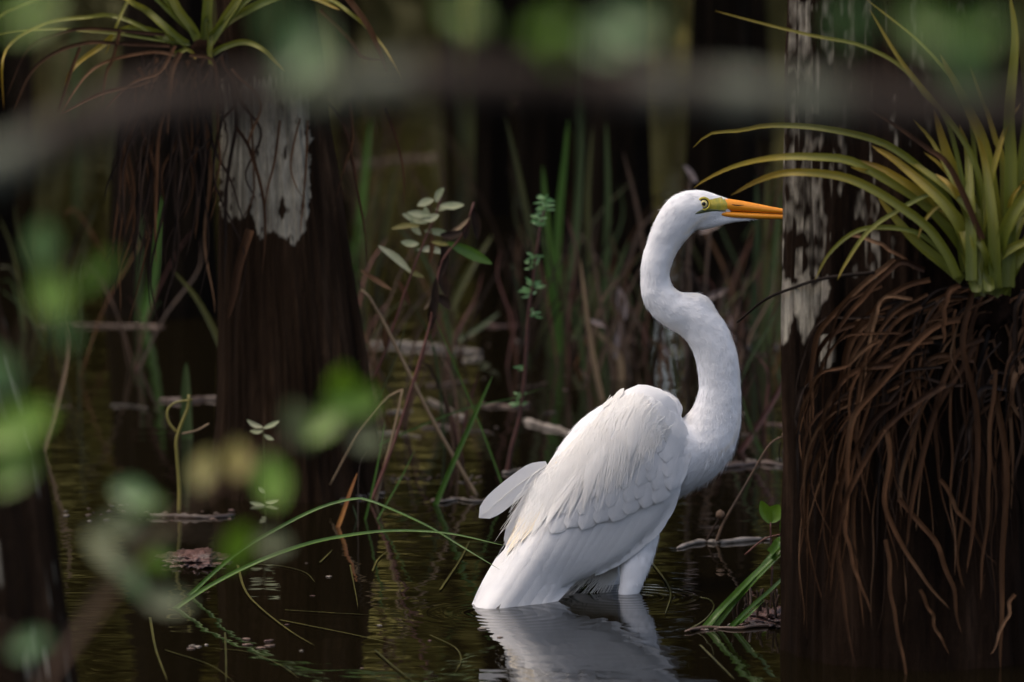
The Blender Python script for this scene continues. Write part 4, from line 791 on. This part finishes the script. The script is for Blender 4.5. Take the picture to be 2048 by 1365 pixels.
d = wd(1020); p = empty('bent_stalk', W(358, 1022), 'pale yellowish stalk with a curled side shoot left of the flared trunk', 'stalk')
stem('stem', p, [(358, 1035, d), (359, 980, d), (354, 910, d), (353, 880, d), (362, 850, d), (376, 815, d), (378, 790, d)], d, 9, 'leaf_yellow', 24, 6); stem('side_stem', p, [(353, 865, d), (338, 845, d), (335, 822, d), (350, 806, d), (385, 800, d)], d, 6, 'leaf_yellow', 16, 4); stem('side_stem', p, [(364, 868, d), (392, 862, d), (418, 848, d)], d, 5, 'dry', 10, 4)
d = wd(1010); p = empty('sprig', W(530, 1012), 'tiny leaved sprig in front of the flared trunk', 'plant')
stem('stem', p, [(530, 1020, d), (532, 960, d), (528, 890, d), (526, 855, d)], d, 3, 'blade_olive', 12, 2)
leaves_on(p, [((526, 855), (494, 840)), ((526, 857), (560, 842)), ((526, 862), (500, 862)), ((528, 870), (548, 880)), ((530, 1010), (500, 1005)), ((530, 1005), (556, 1000)), ((530, 1012), (536, 1035)), ((532, 985), (518, 975))], d, 'leaf_small', 9)

# ------------------------------------------------------------------ wood and litter floating on the water
def log(name, pts, w_, mat, lb, cat='stick', group=None, n=18):
    q = [W(x, y, .002) for x, y in cr(pts, n)]; q = [v+Vector((0, .02*noise.noise(Vector((v.x*12, k*.2, 2))), 0)) for k, v in enumerate(q)]; d = q[n//2].y; r = [w_*.5*d/FPX*(1+.75*noise.noise(Vector((i*.8, pts[0][0], 1))))*(.45 if i in (0, n-1) else 1) for i in range(n)]
    vs, fs = tube_geo(q, r, 10); vs = [Vector((v[0], v[1], v[2]*.75))+Vector((0, 0, .002*noise.noise(Vector(v)*60))) for v in vs]; e = mesh(name, vs, fs, mat); return tag(e, lb, cat, group)
log('floating_stick', [(1355, 1094), (1400, 1085), (1470, 1082), (1542, 1079)], 13, 'wood_grey', 'grey wet stick floating beside the small round leaved plant')
log('floating_log', [(735, 688), (800, 690), (880, 696), (962, 706)], 22, 'wood_grey', 'pale driftwood log lying behind the dry stalk', 'log')
log('floating_stick', [(1048, 838), (1085, 850), (1145, 868)], 17, 'wood_grey', 'pale brown stick on the water touching the outline of the back')
log('floating_stick', [(855, 798), (890, 815), (930, 838)], 14, 'wood_grey', 'short grey stick afloat behind the tan stalk')
log('floating_stick', [(960, 808), (1010, 812), (1060, 808)], 12, 'wood_brown', 'thin brown stick afloat beside the feathery stalk')
log('floating_stick', [(870, 1003), (920, 999), (975, 1002)], 8, 'wood_grey', 'thin pale stick pointing at the tail feathers')
log('floating_stick', [(1005, 945), (1040, 940), (1072, 938)], 9, 'wood_grey', 'short pale stick at the foot of the feathery stalk')
log('floating_log', [(320, 800), (370, 800), (440, 797)], 16, 'wood_brown', 'brown log on the water behind the bent stalk', 'log')
log('floating_log', [(80, 653), (200, 650), (330, 652)], 6, 'wood_brown', 'blurred pale log at the foot of the near black trunk', 'log')
log('floating_stick', [(1430, 938), (1500, 925), (1575, 930)], 13, 'wood_brown', 'brown floating stick between breast and thick trunk')
log('floating_log', [(700, 330), (800, 318), (880, 315)], 9, 'wood_brown', 'far blurred log lying across the olive water', 'log')
log('floating_log', [(1485, 697), (1530, 695), (1600, 690)], 12, 'wood_grey', 'pale stick at the root of the sedge beneath the bill', 'log')
log('floating_stick', [(680, 1000), (720, 992), (770, 986)], 10, 'wood_grey', 'wet stick at the base of the flared trunk')
log('floating_stick', [(1370, 1262), (1420, 1256), (1500, 1254), (1580, 1250)], 9, 'wood_brown', 'wet brown stick under the thick grass blades')
log('floating_stick', [(300, 1030), (380, 1034), (470, 1030)], 14, 'wood_brown', 'dark soaked stick at the foot of the bent pale stalk')
p = lump('peat_mound', None, W(388, 1122)+Vector((0, 0, .0)), .036, .06, .009, 'peat', 5, .5, 5, 3.5); tag(p, 'low reddish peat mound breaking the surface behind the blurred leaves', 'mound')
p = lump('peat_mound', None, W(1545, 1240), .030, .05, .009, 'peat', 9, .7, 5, 4); tag(p, 'dark stubbly peat mound at the foot of the thick grass', 'mound')
for k in range(26):
    pass
stb = empty('stubble', W(1520, 1238), 'broken dark stubble stems poking from the peat by the thick trunk', 'stubble')
for k in range(28):
    x, y = random.uniform(1465, 1580), random.uniform(1225, 1250); d = wd(y); h_ = random.uniform(15, 60)
    stem('stub', stb, [(x, y+8, d), (x+random.uniform(-4, 4), y-h_*.5, d), (x+random.uniform(-7, 7), y-h_, d)], d, random.uniform(4, 8), random.choice(['dead_dark', 'wood_brown', 'dead_dark']), 8, 4, 6, .4)
tangles()
# bits of bark and foam caught along drift lines
fl = []; fl_seen = []
DLAB = ['in the drift line behind the dry stalk', 'around the thin pale stick near the tail', 'around the base of the flared trunk', 'in the drift line between breast and thick trunk', 'in the rippled drift left of the bent stalk', 'around the bent stalk', 'among the stubble by the thick trunk', 'around the roots of the thick grass blades', 'near the pale driftwood log', 'in a short row below the hanging leaves', 'in the open water below the arching blade', 'around the broken brown stems behind the neck', 'near the far blurred log', 'in the open water between arching blade and egret']
for (x0, x1, y0, y1, n_) in ((770, 965, 948, 968, 22), (860, 985, 995, 1004, 10), (600, 770, 975, 1005, 16), (1440, 1575, 920, 940, 16), (110, 330, 1010, 1045, 22), (300, 480, 1020, 1045, 12), (1480, 1580, 1232, 1252, 18), (1380, 1480, 1250, 1262, 8), (650, 1000, 690, 860, 22), (360, 420, 1290, 1300, 5), (480, 620, 1275, 1310, 8), (1130, 1300, 640, 800, 18), (740, 900, 230, 330, 8), (440, 1000, 1100, 1340, 9)):
    for k in range(n_): fl.append((random.uniform(x0, x1), random.uniform(y0, y1), DLAB[len(fl_seen)]))
    fl_seen.append(1)
for i, (x, y, lb) in enumerate(fl):
    q = W(x, y); a = random.uniform(3, 9)*(7/q.y)*7/FPX; bm_ = lump('drift_bit', None, q+Vector((0, 0, .0005)), a, a*random.uniform(.6, 1.6), a*random.uniform(.18, .35), random.choice(['wood_grey', 'wood_brown', 'wood_brown', 'peat']), i*1.7, .6, 2)
    tag(bm_, 'wet bit of bark drifting '+lb, 'debris', 'bits of bark '+lb)
# thin plant strands lying in the surface
ST = [[(475, 1130), (490, 1180), (520, 1215), (580, 1262), (630, 1292)], [(430, 1297), (500, 1305), (560, 1330), (600, 1358)], [(750, 1300), (790, 1335), (830, 1365)], [(500, 1128), (560, 1132), (610, 1145), (630, 1165)], [(570, 1220), (650, 1225), (740, 1230)], [(860, 1270), (910, 1295), (922, 1320), (910, 1345)], [(640, 1125), (660, 1105), (665, 1100)], [(745, 1142), (755, 1120), (775, 1102)],
      [(560, 1240), (700, 1268), (800, 1290)], [(330, 1300), (420, 1330), (470, 1365)], [(300, 1235), (312, 1300), (335, 1362)], [(450, 1265), (452, 1320), (452, 1365)], [(880, 1180), (920, 1120), (940, 1080)], [(700, 1130), (712, 1190), (716, 1215)], [(1400, 1290), (1440, 1330), (1470, 1360)], [(1300, 1120), (1340, 1180), (1330, 1230)]]
for i, pts in enumerate(ST):
    pp = [W(x, y, .0015) for x, y in cr(pts, 22)]; wv_ = random.uniform(1.2, 2.6)*7/FPX
    vs, fs, uv = ribbon_geo(pp, taper(22, wv_, wv_*.6, .3), (0, 0, 1), .1, 3); o = mesh('floating_strand', vs, fs, 'float_strand', None, True, uv)
    tag(o, 'thin olive plant strand lying in the dark water surface', 'strand', 'plant strands lying in the water')

# ------------------------------------------------------------------ foreground: lichened branch with leaves, hanging twigs on the left
DBR = 2.25
fb = empty('shrub', P(-1500, HOR+FPX*CH/DBR, DBR).xyz, 'out of focus shrub whose lichened grey branch crosses the top of the view', 'shrub')
fb.location.z = 0
base = fb.location.copy()
k_ = DBR/FPX
tp = P(-1450, 330, DBR)
vs, fs = tube_geo([base+Vector((0, 0, -.15)), base+Vector((.01, .0, .4)), (base+tp)/2+Vector((0, 0, .25)), tp+Vector((0, .0, -.05)), tp+Vector((.0, .0, .5)), tp+Vector((-.1, .1, 1.0))], [.03, .028, .025, .022, .016, .006], 14); mesh('trunk', vs, fs, 'branch_bark', fb)
bp = [(-1450, 420), (-700, 420), (-200, 385), (0, 330), (150, 262), (300, 215), (470, 195), (640, 185), (820, 165), (1000, 170), (1200, 175), (1400, 185), (1600, 200), (1800, 215), (2050, 222), (2400, 250), (2800, 300)]
q = pxpts(bp, DBR, 120); n_ = 120; rad = [(46+10*noise.noise(Vector((i*.25, 2, 2))))*k_*(1 if i < 95 else 1-(i-95)/30) for i in range(n_)]
sd_n = 16; vs, fs = tube_geo(q, rad, sd_n); o = mesh('branch', vs, fs, 'branch_bark', fb)
at = o.data.attributes.new('pale', 'FLOAT', 'POINT')
pv = []
for i in range(n_):
    x = proj(Vector(vs[i*sd_n]))[0]; b_ = max(math.exp(-((x-640)/85)**2)*1.3, math.exp(-((x-760)/60)**2)*1.1, math.exp(-((x-1480)/60)**2)*1.1, math.exp(-((x-1630)/70)**2)*1.2, math.exp(-((x+30)/110)**2)*1.0, math.exp(-((x-1330)/50)**2)*.7)
    for j in range(sd_n): pv.append(max(0, min(1, b_+noise.noise(Vector((i*.4, j*.9, 1)))*.35)))
at.data.foreach_set('value', pv)
def fleaf(parent, cx, cy, r, mat, d, ang=None, asp=.75, stemto=None):
    a = random.uniform(0, 6.28) if ang is None else ang; L = r*1.25
    leaf('leaf', parent, (cx-math.cos(a)*L, cy-math.sin(a)*L), (cx+math.cos(a)*L, cy+math.sin(a)*L), d, r*2*asp, mat, .3, d-.01, n=10)
for (x, y, r, mt) in ((610, 110, 62, 'leaf_teal'), (640, 150, 50, 'leaf_pale'), (560, 40, 45, 'leaf_teal'), (1100, 60, 48, 'leaf_green'), (1110, 95, 40, 'leaf_green'), (1260, 50, 62, 'leaf_teal'), (1210, 85, 45, 'leaf_teal'), (930, 30, 40, 'leaf_green'), (1930, 140, 60, 'leaf_teal'), (1850, 50, 60, 'leaf_green'), (1960, 60, 55, 'leaf_green'), (1700, 40, 50, 'leaf_teal'), (60, 20, 60, 'leaf_green'), (1300, 20, 40, 'leaf_pale')):
    fleaf(fb, x, y, r*.8, mt, DBR-.02)
    stem('leaf_stalk', fb, [(x, y, DBR-.02), (x+20, (y+190)/2, DBR), (x+30, lerp_tab(bp, x+30), DBR)], DBR, 7, 'dry_brown', 8, 9)
def twig(root, label, path, d, lvs, w_=9):
    e = empty('leafy_twig', root, label, 'twig'); pp = [root]+[P(x, y, d) for x, y in path]; n = len(pp)*5
    q = [Vector(a) for a in cr([tuple(a) for a in pp], n)]; vs, fs = tube_geo(q, [w_*.5*d/FPX*(1.6-1.2*i/(n-1)) for i in range(n)], 7); mesh('stem', vs, fs, 'dry_brown', e)
    pa = np.array(cr(path, 60))
    for it in lvs:
        x, y, r, mt = it[:4]; fleaf(e, x, y, r*.78, mt, d-.01, it[4] if len(it) > 4 else None, it[5] if len(it) > 5 else .8)
        m = pa[int(np.argmin(np.hypot(pa[:, 0]-x, pa[:, 1]-y)))]; stem('leaf_stalk', e, [(x, y, d-.01), ((x+m[0])/2+4, (y+m[1])/2, d), (m[0], m[1], d)], d, 4, 'dry_brown', 6, 5)
DF = 3.3
r0 = P(-300, HOR+FPX*CH/DF, DF); r0.z = -.05
twig(r0, 'out of focus twig with round yellow and green leaves before the flared trunk', [(-150, 1700), (80, 1380), (230, 1180), (360, 1030), (500, 930), (610, 865), (700, 800)], DF, [(705, 800, 58, 'leaf_green'), (680, 765, 35, 'leaf_green'), (600, 850, 52, 'leaf_pale'), (650, 850, 46, 'leaf_green'), (735, 882, 32, 'leaf_pale', 0, .9), (408, 940, 42, 'leaf_yellow'), (475, 920, 40, 'leaf_yellow', 1.5, .8), (545, 962, 56, 'leaf_green', 1.4, .8)])
twig(r0+Vector((.02, .02, 0)), 'out of focus twig with grey green and dark leaves low over the water', [(-120, 1700), (60, 1420), (180, 1220), (260, 1100), (350, 1060), (480, 1085), (560, 1085)], DF+.02, [(265, 985, 42, 'leaf_teal', .3), (290, 1010, 36, 'leaf_green'), (242, 1050, 46, 'leaf_pale'), (325, 1075, 30, 'leaf_pale'), (475, 1092, 48, 'leaf_green'), (545, 1085, 38, 'leaf_pale', .1, .8), (205, 1100, 52, 'leaf_pale', .9, .55), (255, 1150, 50, 'leaf_teal', .9, .6), (330, 1200, 56, 'leaf_pale', .2, .6), (310, 1120, 36, 'leaf_green')])
twig(r0+Vector((-.03, 0, 0)), 'big bright green blurred leaves hanging over the leaning trunk', [(-300, 1500), (-180, 1150), (-60, 900), (30, 720), (90, 600), (160, 520)], DF-.3, [(35, 850, 80, 'leaf_green'), (30, 930, 66, 'leaf_green'), (-10, 740, 60, 'leaf_teal'), (105, 590, 58, 'leaf_green', 1.3), (190, 545, 60, 'leaf_green', -.7, .45), (85, 490, 50, 'leaf_teal'), (130, 660, 46, 'leaf_teal'), (60, 1290, 40, 'leaf_teal')])
